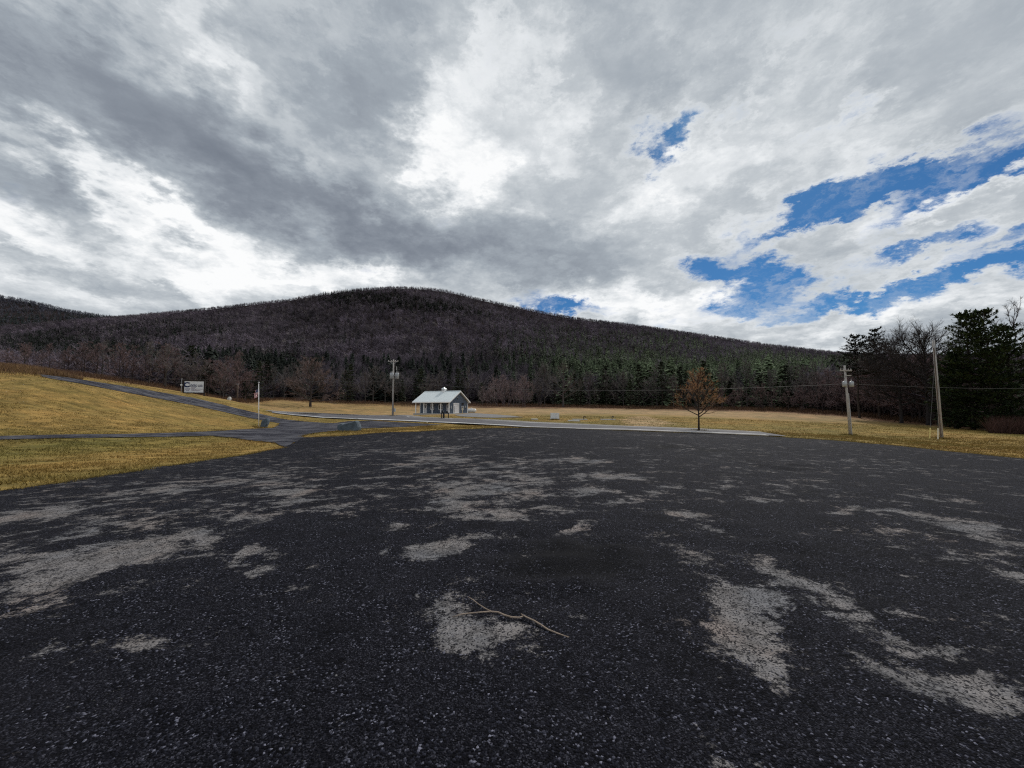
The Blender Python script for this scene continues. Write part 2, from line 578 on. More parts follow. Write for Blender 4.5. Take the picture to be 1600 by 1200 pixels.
def grass_colour(x, y):
    x, y = np.asarray(x, float), np.asarray(y, float)
    px = 800 + F * x / np.maximum(y, 1)
    td = np.interp(px, *TREE_D)
    n = vnoise(x, y, 9, 1); n2 = vnoise(x, y, 3.2, 2); n3 = vnoise(x, y, 25, 3)
    g = np.clip(.9 * n + .5 * n2 - .35, 0, 1)[:, None]
    c = LAWN * (1 - g) + GREEN * g
    # far field turns tan, strips at the wood's edge rusty
    t = smooth(62, 92, y + 25 * (n3 - .5))[:, None] * .8
    c = c * (1 - t) + TAN * t
    r = smooth(.82, .96, y / td + .10 * (n - .5))[:, None]
    c = c * (1 - r) + RUST * r
    # the left bank is drier
    l = (smooth(-20, -45, x) * smooth(20, 40, y))[:, None] * (.35 + .3 * n2[:, None])
    c = c * (1 - l) + np.array([.245, .163, .055]) * l
    return c * (.86 + .28 * n2[:, None])


gcol = grass_colour(V[:, 0], V[:, 1])
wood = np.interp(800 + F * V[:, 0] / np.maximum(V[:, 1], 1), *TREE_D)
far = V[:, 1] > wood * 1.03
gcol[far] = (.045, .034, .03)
# wheel-rutted tan strip in the field
for (a, bb) in [((985, 651), (1030, 666)), ((1000, 650), (1045, 663)), ((978, 655), (1010, 668))]:
    A, B = hit(*a), hit(*bb)
    d = np.abs((B[0] - A[0]) * (A[1] - V[:, 1]) - (A[0] - V[:, 0]) * (B[1] - A[1])) / np.linalg.norm((B - A)[:2])
    w = (smooth(2.0, .3, d) * ((V[:, 1] > min(A[1], B[1])) & (V[:, 1] < max(A[1], B[1]))))[:, None] * .7
    gcol = gcol * (1 - w) + np.array([.42, .29, .17]) * w
ground = np_mesh('ground', V, Q, M['ground'], gcol, smooth_=True); tag(ground, kind='structure')


# ------------------------------------------------------------------ draped sheets
def inside(poly, x, y):
    r = np.zeros(len(x), bool)
    n = len(poly)
    for i in range(n):
        x0, y0 = poly[i][:2]; x1, y1 = poly[(i + 1) % n][:2]
        c = (y0 > y) != (y1 > y)
        if y1 != y0:
            r ^= c & (x < (x1 - x0) * (y - y0) / (y1 - y0) + x0)
    return r


def rough_edge(poly, step=.5, amp=.12, seed=3):
    out = []
    n = len(poly)
    for i in range(n):
        a, b_ = np.array(poly[i][:2]), np.array(poly[(i + 1) % n][:2])
        L = np.linalg.norm(b_ - a)
        k = max(1, int(L / step)) if L < 80 else 1
        nrm = np.array([-(b_ - a)[1], (b_ - a)[0]]) / max(L, 1e-6)
        for j in range(k):
            p = a + (b_ - a) * j / k
            off = (vnoise([p[0]], [p[1]], 1.6, seed)[0] - .5) * 2 * amp + (vnoise([p[0]], [p[1]], .5, seed + 1)[0] - .5) * amp
            out.append(p + nrm * off * (0 if k == 1 else 1))
    return out


def drape(name, poly, mat, lift, spacing, attrs=None, **kw):
    poly = np.array([p[:2] for p in poly])
    px, py = spacing if isinstance(spacing, tuple) else None, None
    if callable(spacing):
        P = spacing(poly)
    else:
        x0, y0 = poly.min(0); x1, y1 = poly.max(0)
        X, Y = np.meshgrid(np.arange(x0, x1, spacing), np.arange(y0, y1, spacing))
        P = np.stack([X.ravel(), Y.ravel()], 1) + RNG.uniform(-.12, .12, (X.size, 2)) * spacing
    P = P[inside(poly, P[:, 0], P[:, 1])]
    allv = [Vector((float(p[0]), float(p[1]))) for p in poly] + [Vector((float(p[0]), float(p[1]))) for p in P]
    vs, es, fs, *_ = delaunay_2d_cdt(allv, [], [list(range(len(poly)))], 1, 1e-4, False)
    v2 = np.array([(p.x, p.y) for p in vs])
    V3 = np.column_stack([v2, terrain(v2[:, 0], v2[:, 1]) + lift])
    T = np.array([f for f in fs if len(f) == 3], np.int32)
    cen = v2[T].mean(1)
    T = T[inside(poly, cen[:, 0], cen[:, 1])]
    # face up
    a, b_, c = V3[T[:, 0]], V3[T[:, 1]], V3[T[:, 2]]
    flip = np.cross(b_ - a, c - a)[:, 2] < 0
    T[flip] = T[flip][:, ::-1]
    at_ = attrs(V3) if attrs else None
    return np_mesh(name, V3, T, mat, attrs=at_, smooth_=True)


LEFT_EDGE = [(0, 768), (100, 755), (200, 738), (280, 727), (350, 716), (400, 708), (445, 699)]
FAR_EDGE = [(475, 684), (560, 680), (650, 675), (720, 671.5), (790, 669.3), (850, 669.5), (950, 673), (1050, 676.3), (1150, 680),
            (1225, 684), (1300, 688.5), (1400, 697.5), (1500, 707.5), (1600, 718)]
lot = [hit(*p) for p in LEFT_EDGE + FAR_EDGE]
lot = lot + [np.array([36, 8, 0]), np.array([30, -18, 0]), np.array([-28, -18, 0]), np.array([-20, 2, 0])]
lot_poly = rough_edge(lot, .22, .26)


def lot_points(poly):
    out = []
    for (x0, x1, y0, y1, s) in [(-9, 9, .4, 7, .10), (-14, 16, 7, 15, .22), (-22, 36, 15, 40, .45), (-28, -9, -18, 7, .8), (9, 36, -18, 7, .5), (-9, 9, -18, .4, .9), (-28, -14, 7, 15, .8), (16, 36, 7, 15, .4)]:
        X, Y = np.meshgrid(np.arange(x0, x1, s), np.arange(y0, y1, s))
        out.append(np.stack([X.ravel(), Y.ravel()], 1) + RNG.uniform(-.2, .2, (X.size, 2)) * s)
    return np.concatenate(out)


WORN = [  # worn pale places on the lot: bearing, elevation, half-width, half-height, tilt, strength
    (150, 875, 190, 40, -12, .75), (285, 848, 70, 26, -10, .7), (80, 918, 110, 28, -14, .6), (0, 968, 45, 22, -20, .6), (60, 800, 95, 13, -10, .7),
    (130, 832, 110, 12, -9, .6), (250, 765, 85, 10, -8, .65), (335, 755, 60, 8, -6, .5), (440, 770, 60, 17, -8, .6), (400, 800, 60, 14, -8, .55),
    (440, 852, 34, 10, -5, .7), (372, 884, 44, 14, -18, .6), (270, 975, 38, 14, -12, .6), (140, 985, 42, 12, -18, .5), (20, 860, 90, 20, -10, .5),
    (745, 768, 110, 26, 2, .7), (700, 716, 55, 8, 0, .65), (690, 700, 45, 6, 0, .6), (765, 800, 95, 12, 4, .65), (825, 745, 60, 12, 5, .55),
    (600, 745, 48, 6, 0, .45), (560, 762, 44, 7, 0, .45), (598, 820, 38, 6, 0, .6), (700, 852, 46, 16, -5, .75), (745, 838, 50, 6, -3, .65),
    (605, 854, 24, 6, 0, .5), (935, 829, 62, 6, -7, .7), (935, 768, 70, 9, 4, .65), (905, 719, 32, 4, 0, .6), (955, 745, 70, 4.5, 1, .7), (860, 770, 40, 10, 0, .5),
    (1085, 806, 52, 12, 20, .55), (1082, 862, 40, 10, 20, .5), (1092, 882, 34, 6, 8, .55), (790, 735, 60, 9, 0, .5), (520, 735, 70, 10, -3, .4), (640, 730, 60, 8, 0, .45),
    (1152, 935, 56, 26, 5, .9), (1178, 988, 60, 50, 15, .95), (1130, 958, 30, 30, 0, .55), (1235, 905, 75, 12, 20, .7), (1305, 943, 85, 22, 22, .8),
    (1385, 985, 85, 20, 16, .75), (1420, 1030, 90, 26, 12, .95), (1340, 1000, 28, 22, 30, .7), (1570, 1062, 70, 20, 22, .75), (1480, 990, 55, 6, 10, .65),
    (1540, 882, 42, 7, 14, .65), (1510, 822, 120, 9, 10, .65), (1335, 797, 44, 5, 2, .6), (1440, 808, 70, 6, 5, .55), (1600, 850, 50, 9, 10, .6),
    (1260, 1192, 70, 18, 0, .65), (1140, 758, 34, 4, 0, .5), (1240, 762, 48, 4, 2, .5), (1180, 776, 44, 4, 2, .4), (1600, 1180, 60, 24, 20, .55),
    (752, 966, 92, 38, 4, 1.0), (800, 990, 30, 16, 0, .5), (1015, 720, 60, 4, 0, .35), (1290, 835, 50, 5, 6, .35), (1560, 770, 80, 5, 4, .35), (1385, 775, 60, 4, 2, .35),
    (60, 880, 160, 60, -12, .45), (230, 800, 160, 40, -8, .4), (420, 745, 120, 26, -6, .42), (520, 790, 90, 22, -6, .42), (760, 740, 140, 30, 0, .42), (860, 800, 90, 16, 0, .42), (1000, 790, 120, 12, 5, .3), (1500, 850, 160, 30, 8, .34), (1450, 780, 160, 14, 3, .3),
    (680, 770, 60, 10, 0, .5), (840, 720, 80, 5, 0, .5), (1010, 768, 70, 4, 2, .5), (980, 700, 60, 3, 0, .4), (620, 705, 70, 5, 0, .42), (540, 712, 60, 6, -3, .4), (1110, 832, 40, 8, 15, .45),
    (1385, 1008, 42, 11, 8, -.9), (1318, 946, 26, 10, 15, -.8), (760, 775, 30, 5, 0, -.6), (200, 905, 60, 8, -12, -.5), (90, 850, 70, 7, -8, -.5),
]
DAMP = [(900, 872, 150, 42, 0, .8), (860, 905, 90, 30, 0, .5), (600, 950, 130, 50, 0, .3), (1050, 698, 70, 5, 2, .8), (1120, 704, 60, 4, 3, .8), (1240, 730, 90, 6, 3, .6),
        (950, 690, 60, 4, 0, .5), (670, 800, 40, 8, 0, .6), (1240, 860, 120, 30, 10, .3), (1050, 1000, 80, 60, 0, .35), (300, 1050, 250, 60, 0, .2)]


def blobs(px, py, L, soft=False):
    r = np.zeros(len(px))
    for (cx, cy, rx, ry, rot, s) in L:
        a = math.radians(rot)
        dx, dy = px - cx, py - cy
        u = (dx * math.cos(a) + dy * math.sin(a)) / rx
        v = (-dx * math.sin(a) + dy * math.cos(a)) / ry
        w = np.exp(-(u * u + v * v) * (.8 if soft else 1) if soft else -(u * u + v * v) ** 1.5)
        if s > 0: r = np.maximum(r, s * w)
        else: r = r + s * w
    return r


def lot_attr(V3):
    px, py = project(V3[:, 0], V3[:, 1], V3[:, 2])
    ok = np.isfinite(px) & (V3[:, 1] > .3)
    d = np.maximum(V3[:, 1], .5)
    # wander of the patch outlines, in metres on the ground
    wx = (vnoise(V3[:, 0], V3[:, 1], .9, 41) - .5) * .55 + (vnoise(V3[:, 0], V3[:, 1], .35, 42) - .5) * .3
    wy = (vnoise(V3[:, 0], V3[:, 1], .9, 43) - .5) * .55 + (vnoise(V3[:, 0], V3[:, 1], .35, 44) - .5) * .3
    px, py = project(V3[:, 0] + wx * (.5 + .08 * d), np.maximum(V3[:, 1] + wy * (.5 + .10 * d), .35), V3[:, 2])
    px, py = np.where(ok, px, -9999), np.where(ok, py, -9999)
    base_ = .17 * smooth(4.5, 8, V3[:, 1]) * smooth(34, 26, V3[:, 1]) * (.4 + 1.2 * vnoise(V3[:, 0], V3[:, 1], 4.5, 61))
    wv_ = blobs(px, py, WORN, True)
    return {'worn': np.where(ok, np.where(wv_ < 0, wv_, np.maximum(wv_, base_)), .1), 'damp': blobs(px, py, DAMP)}


lp_ = np.array(lot_poly)
ok_ = np.ones(len(V), bool)
for dx_, dy_ in ((0, 0), (1.5, 0), (-1.5, 0), (0, 1.5), (0, -1.5), (1.1, 1.1), (-1.1, 1.1), (1.1, -1.1), (-1.1, -1.1)):
    ok_ &= inside(lp_, V[:, 0] + dx_, V[:, 1] + dy_)
V[ok_, 2] -= .3                       # the lot's stone bed is dug into the ground
ground.data.vertices.foreach_set('co', V.astype(np.float32).ravel()); ground.data.update()
o = drape('parking_lot', lot_poly, M['lot'], .04, lot_points, lot_attr); tag(o, kind='structure')
nv_ = len(o.data.vertices)
co = np.empty(nv_ * 3, np.float32); o.data.vertices.foreach_get('co', co); co = co.reshape(-1, 3)
wa, da = np.empty(nv_, np.float32), np.empty(nv_, np.float32)
o.data.attributes['worn'].data.foreach_get('value', wa); o.data.attributes['damp'].data.foreach_get('value', da)
nz_ = (vnoise(co[:, 0], co[:, 1], .30, 51) - .5) * .6 + (vnoise(co[:, 0], co[:, 1] * 2.2, .55, 52) - .5)
fade = smooth(34, 20, co[:, 1])
co[:, 2] += (np.clip(da, 0, 1) * nz_ * .15 + nz_ * .016 - np.clip(wa, 0, .7) * .018) * fade
o.data.vertices.foreach_set('co', co.ravel()); o.data.update()

drive_px = [(445, 699), (430, 693), (395, 689), (362, 684.5), (330, 681.5), (200, 684), (0, 688), (-160, 692), (-160, 686), (0, 682.5), (200, 679), (300, 676), (350, 673.5),
            (395, 670.5), (425, 669.5), (434, 664.5), (437, 661.5), (425, 659.7), (400, 655), (350, 644), (300, 633), (250, 623.5), (200, 614), (150, 604.5), (100, 595.5), (70, 590),
            (62, 585.5), (100, 589.5), (150, 597), (200, 604.5), (250, 613), (300, 621.5), (350, 633), (400, 645), (430, 652.5), (470, 658.5), (520, 661.5), (545, 658.5), (580, 657.5),
            (620, 660), (690, 664), (640, 667), (600, 668.5), (566, 670), (540, 672), (500, 676), (478, 680), (470, 683), (475, 684)]
drv = rough_edge([hit(*p) for p in drive_px], 1.0, .10)
tag(drape('driveway', drv, M['drive'], .05, .8), kind='structure')

road_px_far = [(425, 643.6), (500, 646), (580, 649.6), (650, 652.3), (700, 654.6), (780, 657.6), (820, 660.3), (900, 663.8), (980, 667.3), (1090, 671.2), (1190, 676.3), (1226, 682.2)]
road_px_near = [(1228, 683.2), (1200, 681.8), (1090, 677.2), (980, 673), (900, 671.2), (820, 668.6), (780, 666), (700, 662), (620, 658.2), (560, 656), (500, 653.3), (455, 649), (425, 645.5)]
RF = np.array([hit(*p) for p in road_px_far]); RN = np.array([hit(*p) for p in road_px_near])
tag(drape('road', list(RF) + list(RN), M['asphalt'], .08, .9), kind='structure')


def strip(name, line, w0, w1, mat, lift):
    L = np.array(line)[:, :2]
    d = np.gradient(L, axis=0); d /= np.linalg.norm(d, axis=1)[:, None]
    nrm = np.stack([-d[:, 1], d[:, 0]], 1)
    s = drape(name, list(L + nrm * w0) + list((L + nrm * w1)[::-1]), mat, lift, .9)
    return tag(s, kind='structure')


strip('road_shoulder', RF[:-1], -.1, 1.2, M['shoulder'], .085)
strip('road_marking', RF[:-1], -1.0, -.82, M['paint'], .10)
strip('road_marking', RN[1:][::-1], .5, .95, M['paint'], .10)
strip('road_shoulder', RN[1:5][::-1], -.5, .35, M['shoulder'], .085)
yd = [(708, 648.6), (735, 645.6), (800, 650), (818, 652.2), (770, 653.2), (720, 650.8)]
tag(drape('gravel_drive', rough_edge([hit(*p) for p in yd], 1.0, .2), M['pale_gravel'], .05, .8), kind='structure')

# ------------------------------------------------------------------ world: daylight sky with cloud decks
SUN_EL, SUN_AZ = math.radians(42), math.radians(32)
w = bpy.data.worlds.new('World'); scene.world = w; w.use_nodes = True
w.cycles.sampling_method = 'NONE'
N = NT(w.node_tree)
bg = w.node_tree.nodes['Background']
bg.inputs['Strength'].default_value = .1
sky = N.n('ShaderNodeTexSky', sky_type='NISHITA')
sky.sun_disc = False; sky.sun_elevation = SUN_EL; sky.sun_rotation = SUN_AZ; sky.altitude = 300; sky.ozone_density = 2.0; sky.dust_density = .4
tc = N.n('ShaderNodeTexCoord'); D = tc.outputs['Generated']
sx = N.n('ShaderNodeSeparateXYZ'); N.l(D, sx.inputs[0])
zc = N.math('ADD', N.math('MAXIMUM', sx.outputs[2], 0.0), .16)
cq = N.n('ShaderNodeCombineXYZ')
N.l(N.math('DIVIDE', sx.outputs[0], zc), cq.inputs[0]); N.l(N.math('DIVIDE', sx.outputs[1], zc), cq.inputs[1])
Qp = cq.outputs[0]
mq = N.n('ShaderNodeMapping'); mq.inputs['Rotation'].default_value = (0, 0, math.radians(-30)); mq.inputs['Scale'].default_value = (1.0, .8, 1); N.l(Qp, mq.inputs[0])
# domain warp so that cloud edges billow
md = N.n('ShaderNodeMapping'); md.inputs['Scale'].default_value = (1, 1, 2.0); N.l(D, md.inputs[0])
wn = N.noise(md.outputs[0], 4.5, 5, .6)
wv = N.vmath('MULTIPLY', N.vmath('SUBTRACT', wn.outputs['Color'], (.5, .5, .5)), (.30, .30, .17))
wn2 = N.noise(md.outputs[0], 9, 6, .68)
wv2 = N.vmath('MULTIPLY', N.vmath('SUBTRACT', wn2.outputs['Color'], (.5, .5, .5)), (.27, .27, .14))
DW2 = N.vmath('ADD', D, wv2)
DW = N.vmath('ADD', N.vmath('ADD', D, wv), N.vmath('MULTIPLY', wv2, (.7, .7, .9)))


def blob_sum(L, vec):
    tot = None
    for (cx, cy, rx, ry, rot, g) in L:
        d = ray(cx, cy); k = np.linalg.norm(d); c = Vector(d / k)
        e1 = Vector((0, 0, 1)).cross(c) * -1
        e1.normalize(); e2 = e1.cross(c)
        if e2.z < 0: e2 = -e2
        a = math.radians(-rot)
        r1 = e1 * math.cos(a) + e2 * math.sin(a); r2 = -e1 * math.sin(a) + e2 * math.cos(a)
        du = N.n('ShaderNodeVectorMath', operation='DOT_PRODUCT'); N.l(vec, du.inputs[0]); du.inputs[1].default_value = r1 * (1.67 * F * k ** 1.3 / rx)
        dv = N.n('ShaderNodeVectorMath', operation='DOT_PRODUCT'); N.l(vec, dv.inputs[0]); dv.inputs[1].default_value = r2 * (1.67 * F * k ** 1.3 / ry)
        q = N.math('MULTIPLY', du.outputs['Value'], du.outputs['Value'])
        q = N.math('MULTIPLY_ADD', dv.outputs['Value'], dv.outputs['Value'], q)
        q = N.math('POWER', .3679, q)
        g = g * .85 if g < 0 else g
        tot = N.math('MULTIPLY', q, g) if tot is None else N.math('MULTIPLY_ADD', q, g, tot)
    return tot


LIGHT = [  # brighter and darker parts of the cloud deck: bearing, elevation, radii, tilt, change of brightness
    (60, 190, 420, 150, 12, -.26), (300, 235, 420, 120, 15, -.20), (470, 310, 430, 105, 16, -.36), (650, 355, 300, 75, 8, -.30), (70, 305, 220, 70, 14, -.40),
    (560, 180, 200, 110, 35, -.26), (640, 70, 190, 110, 25, -.24), (30, 60, 220, 160, 0, -.16), (180, 40, 220, 70, 10, .12), (355, 95, 130, 90, 45, .26),
    (470, 225, 130, 50, 30, .14), (690, 185, 110, 110, 40, .30), (745, 255, 130, 90, 60, .26), (690, 265, 120, 50, 20, .22), (725, 160, 60, 60, 0, .12), (90, 255, 240, 38, 14, .32), (230, 205, 150, 50, 20, .12),
    (260, 345, 160, 60, 20, .34), (150, 395, 330, 75, 6, .30), (380, 405, 230, 60, 8, .30), (560, 435, 240, 45, 0, .38), (90, 455, 300, 40, 4, .16),
    (270, 447, 130, 20, 4, -.28), (150, 438, 130, 16, 6, -.16), (40, 392, 110, 18, 6, -.2), (430, 412, 90, 16, 6, -.16), (480, 444, 90, 12, 4, -.2),
    (850, 400, 200, 80, 15, -.26), (700, 395, 150, 50, 5, -.20), (850, 355, 90, 30, 10, -.1), (980, 330, 130, 90, 0, .14), (860, 215, 200, 100, -10, .20), (1090, 275, 170, 70, -25, .26),
    (1000, 140, 140, 120, 60, -.10), (1300, 110, 420, 170, 0, .10), (1520, 60, 260, 200, 0, -.10), (920, 470, 220, 50, 5, .24), (1050, 480, 200, 45, 0, .22),
    (1330, 240, 260, 60, -10, .12), (1420, 345, 230, 38, -6, .16), (1400, 385, 220, 40, -4, -.10), (1480, 480, 240, 40, -3, .18), (1260, 515, 200, 30, 0, .22), (1110, 465, 60, 34, 0, .24), (1120, 482, 60, 20, 0, -.1),
    (780, 110, 150, 130, 20, .10), (1100, 30, 300, 100, 0, .03),
]
HOLES = [
    (1340, 310, 230, 38, -8, 1.2), (1280, 318, 150, 40, -12, .9), (1540, 275, 200, 42, -14, 1.3), (1420, 292, 150, 30, -10, .7), (1050, 222, 90, 52, -35, 1.15), (1140, 188, 60, 36, -30, .55),
    (1155, 425, 130, 46, 18, 1.25), (1180, 465, 130, 34, -8, 1.1), (1105, 425, 60, 22, 0, .5), (1260, 482, 120, 24, 0, .75), (1520, 425, 240, 34, -6, 1.0), (1440, 382, 110, 24, -10, .75), (1590, 365, 110, 30, -12, .8), (1400, 450, 130, 20, -5, .6),
    (860, 478, 130, 26, 8, 1.05), (1330, 165, 90, 26, -20, .35), (820, 450, 60, 20, 0, .4), (1000, 205, 60, 40, 0, .3), (560, 428, 70, 20, 0, .4), (1590, 190, 110, 40, -20, .3),
]
n_big = N.noise(mq.outputs[0], .9, 6, .58, .5)
n_mid = N.noise(Qp, 2.0, 6, .6, .2)
n_puff = N.noise(DW2, 6.5, 5, .54, .2)
puff_amp = N.maprange(sx.outputs[2], .12, .55, .50, .20)
n_fine = N.noise(Qp, 5.5, 6, .62, .2)
B = N.math('ADD', .555, blob_sum(LIGHT, DW))
B = N.math('ADD', B, N.math('MULTIPLY', N.math('SUBTRACT', n_big.outputs[0], .5), .34))
B = N.math('ADD', B, N.math('MULTIPLY', N.math('SUBTRACT', n_mid.outputs[0], .5), .34))
B = N.math('ADD', B, N.math('MULTIPLY', N.math('SUBTRACT', n_fine.outputs[0], .5), .16))
B = N.math('ADD', B, N.math('MULTIPLY', N.math('SUBTRACT', n_puff.outputs[0], .5), puff_amp))
H = blob_sum(HOLES, DW2)
H = N.math('ADD', H, N.math('MULTIPLY', N.math('SUBTRACT', n_fine.outputs[0], .5), 1.1))
H = N.math('ADD', H, N.math('MULTIPLY', N.math('SUBTRACT', n_puff.outputs[0], .5), 1.3))
n_veil = N.noise(DW2, 11, 4, .6)
hole = N.math('MULTIPLY', N.maprange(H, .19, .92), N.maprange(n_veil.outputs[0], .30, .54, .72, 1.0))
B = N.math('ADD', B, N.math('MULTIPLY', N.maprange(H, -.25, .45), .20))
Bc = N.ramp(B, [(0.0, (.185, .212, .258)), (.22, (.25, .282, .33)), (.45, (.365, .408, .455)), (.66, (.54, .58, .615)), (.86, (.80, .828, .85)), (1.0, (.97, .98, .985))])
cloud = N.mix(1.0, Bc, (10, 10, 10), 'MULTIPLY')
blue = N.mix(1.0, sky.outputs[0], (.155, .365, .57), 'MULTIPLY')
N.l(N.mix(hole, cloud, blue), bg.inputs['Color'])

sun_d = bpy.data.lights.new('sun', 'SUN'); sun_d.energy = 2.6; sun_d.angle = math.radians(2.5); sun_d.color = (1, .95, .87)
sun = bpy.data.objects.new('sun', sun_d); COL.objects.link(sun)
sv = Vector((math.sin(SUN_AZ) * math.cos(SUN_EL), math.cos(SUN_AZ) * math.cos(SUN_EL), math.sin(SUN_EL)))
sun.rotation_euler = sv.to_track_quat('Z', 'Y').to_euler(); sun.location = sv * 60
scene.cycles.max_bounces = 4; scene.cycles.diffuse_bounces = 2; scene.cycles.glossy_bounces = 2
scene.cycles.use_adaptive_sampling = True; scene.cycles.adaptive_threshold = .01; scene.cycles.use_denoising = False; scene.cycles.filter_width = 1.2
scene.view_settings.view_transform = 'Standard'; scene.view_settings.look = 'None'; scene.view_settings.exposure = 0


# ------------------------------------------------------------------ hills
class Hill:
    def __init__(self, prof, D, base, z0, power, lift):
        self.lift = lift; self.prof, self.D, self.base, self.z0, self.power = prof, D, base, z0, power

    def e(self, px):
        return np.interp(px, *self.prof)

    def point(self, u, t):
        px = 800 + F * u
        y0 = np.interp(px, *self.base) if isinstance(self.base, tuple) else self.base
        Y = y0 + (self.D - y0) * t
        # slope-true elevation of the ridge seen from the lot, minus tree height
        v = (600 - self.e(px)) / F
        top = (v * CP + SP) / (CP - v * SP) * self.D + self.lift
        tt = np.minimum(t, 1)
        wob = 1 + .05 * np.sin(u * 9 + tt * 5) * tt * (1 - tt) * 4
        z = self.z0 + (top - self.z0) * tt ** self.power * wob - np.maximum(t - 1, 0) * top * .9
        X = u * Y
        return X, Y, z

    def mesh(self, name, ulo, uhi):
        U, Tm = np.meshgrid(np.linspace(ulo, uhi, 300), np.linspace(0, 1.35, 70))
        X, Y, Z = self.point(U.ravel(), Tm.ravel())
        n = 300
        i = (np.arange(69)[:, None] * n + np.arange(n - 1)[None]).ravel()
        o = np_mesh(name, np.stack([X, Y, Z], 1), np.stack([i, i + 1, i + n + 1, i + n], 1), M['hill'], smooth_=True)
        return tag(o, kind='structure')


PROF1 = ([-2600, -1600, -600, -200, 0, 100, 150, 200, 300, 400, 440, 500, 560, 610, 660, 700, 740, 800, 860, 900, 1000, 1100, 1200, 1300, 1400, 1500, 1600, 2200, 3400],
         [640, 600, 560, 530, 507, 498, 494, 490, 481, 470, 466, 456, 449, 446, 447, 452, 462, 475, 487, 494, 506, 520, 535, 547, 552, 553, 552, 570, 640])
PROF2 = ([-3200, -2200, -1400, -800, -100, 0, 30, 60, 100, 150, 220, 300, 500, 2000], [640, 590, 500, 440, 448, 463, 468, 475, 484, 492, 503, 520, 560, 600])
base1 = (TREE_D[0], [d + 10 for d in TREE_D[1]])
HILL1 = Hill(PROF1, 900.0, base1, 1.0, 1.45, -6)
HILL2 = Hill(PROF2, 1500.0, 950.0, 60.0, 1.0, -8)
HILL1.mesh('hill', -5.0, 4.0)
HILL2.mesh('hill', -6.0, -.4)


# low-detail forest trees, unit height, as triangles
def tri_blade(a, b_, w):
    a, b_ = np.array(a), np.array(b_)
    d = b_ - a
    s = np.cross(d, RNG.normal(size=3)); s /= np.linalg.norm(s) + 1e-9
    return [a - s * w, a + s * w, b_]


def lod_bare(n, w, seed):
    global RNG
    RNG = np.random.default_rng(seed)
    vs, sh = [], []
    vs += tri_blade((0, 0, 0), (RNG.normal(0, .02), RNG.normal(0, .02), .75), .02) ; sh += [.9] * 3
    for k in range(n):
        z0 = RNG.uniform(.25, .75)
        th = RNG.uniform(0, 2 * PI); el = RNG.uniform(.15, 1.3)
        r0 = RNG.uniform(0, .12)
        a = np.array([r0 * math.cos(th), r0 * math.sin(th), z0])
        L = RNG.uniform(.12, .34)
        d = np.array([math.cos(th) * math.cos(el), math.sin(th) * math.cos(el), math.sin(el)])
        b_ = a + d * L
        b_[2] = min(b_[2], 1.0)
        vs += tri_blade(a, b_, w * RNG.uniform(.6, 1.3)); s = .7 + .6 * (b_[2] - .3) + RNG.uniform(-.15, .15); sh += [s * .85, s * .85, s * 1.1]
        if n > 60:
            for q in range(3):
                c = a + d * L * RNG.uniform(.4, 1); e = c + (d + RNG.normal(0, .6, 3)) * L * .45
                vs += tri_blade(c, e, w * .7); sh += [s] * 3
    V = np.array(vs)
    return V, np.arange(len(V)).reshape(-1, 3), np.array(sh)


def lod_conifer(n, seed, slim=.2):
    global RNG
    RNG = np.random.default_rng(seed)
    vs, sh = [], []
    for k in range(n):
        z0 = .06 + .92 * (k + RNG.random()) / n
        R = slim * (1 - z0) ** .75 * RNG.uniform(.65, 1.2) + .012
        th = RNG.uniform(0, 2 * PI)
        d = np.array([math.cos(th), math.sin(th), 0])
        s = np.array([-d[1], d[0], 0])
        tip = d * R + np.array([0, 0, z0 - R * RNG.uniform(-.1, .5)])
        root = np.array([0, 0, z0 + .03])
        wd = R * RNG.uniform(.35, .55) + .008
        mid = d * R * .55 + np.array([0, 0, z0])
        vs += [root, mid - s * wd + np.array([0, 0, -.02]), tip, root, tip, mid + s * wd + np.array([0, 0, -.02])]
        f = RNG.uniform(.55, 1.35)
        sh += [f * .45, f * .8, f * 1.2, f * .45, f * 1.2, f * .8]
    V = np.array(vs)
    return V, np.arange(len(V)).reshape(-1, 3), np.array(sh)


def merge(name, templ, which, X, Y, Z, Hh, Ww, tint, mat, rot=None):
    Vs, Ts, Cs = [], [], []
    base = 0
    for k, (tv, tt, ts) in enumerate(templ):
        sel = np.nonzero(which == k)[0]
        if len(sel) == 0: continue
        a = np.random.default_rng(k).uniform(0, 2 * PI, len(sel))
        c, s = np.cos(a)[:, None], np.sin(a)[:, None]
        hx, hw = Hh[sel][:, None], Ww[sel][:, None]
        x = (tv[None, :, 0] * c - tv[None, :, 1] * s) * hw + X[sel][:, None]
        y = (tv[None, :, 0] * s + tv[None, :, 1] * c) * hw + Y[sel][:, None]
        z = tv[None, :, 2] * hx + Z[sel][:, None]
        V = np.stack([x, y, z], 2).reshape(-1, 3)
        n = len(tv)
        T = (tt[None] + (np.arange(len(sel)) * n)[:, None, None]).reshape(-1, 3) + base
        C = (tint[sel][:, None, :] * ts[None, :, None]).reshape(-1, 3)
        Vs.append(V); Ts.append(T); Cs.append(C); base += len(V)
    return np_mesh(name, np.concatenate(Vs), np.concatenate(Ts), mat, np.clip(np.concatenate(Cs), 0, 1))


FAR_BARE = [lod_bare(34, .016, s) for s in range(6)]
NEAR_BARE = [lod_bare(110, .006, 20 + s) for s in range(6)]
FAR_CON = [lod_conifer(26, 40 + s, .2) for s in range(5)]
NEAR_CON = [lod_conifer(150, 60 + s, .22) for s in range(5)]
RNG = np.random.default_rng(11)


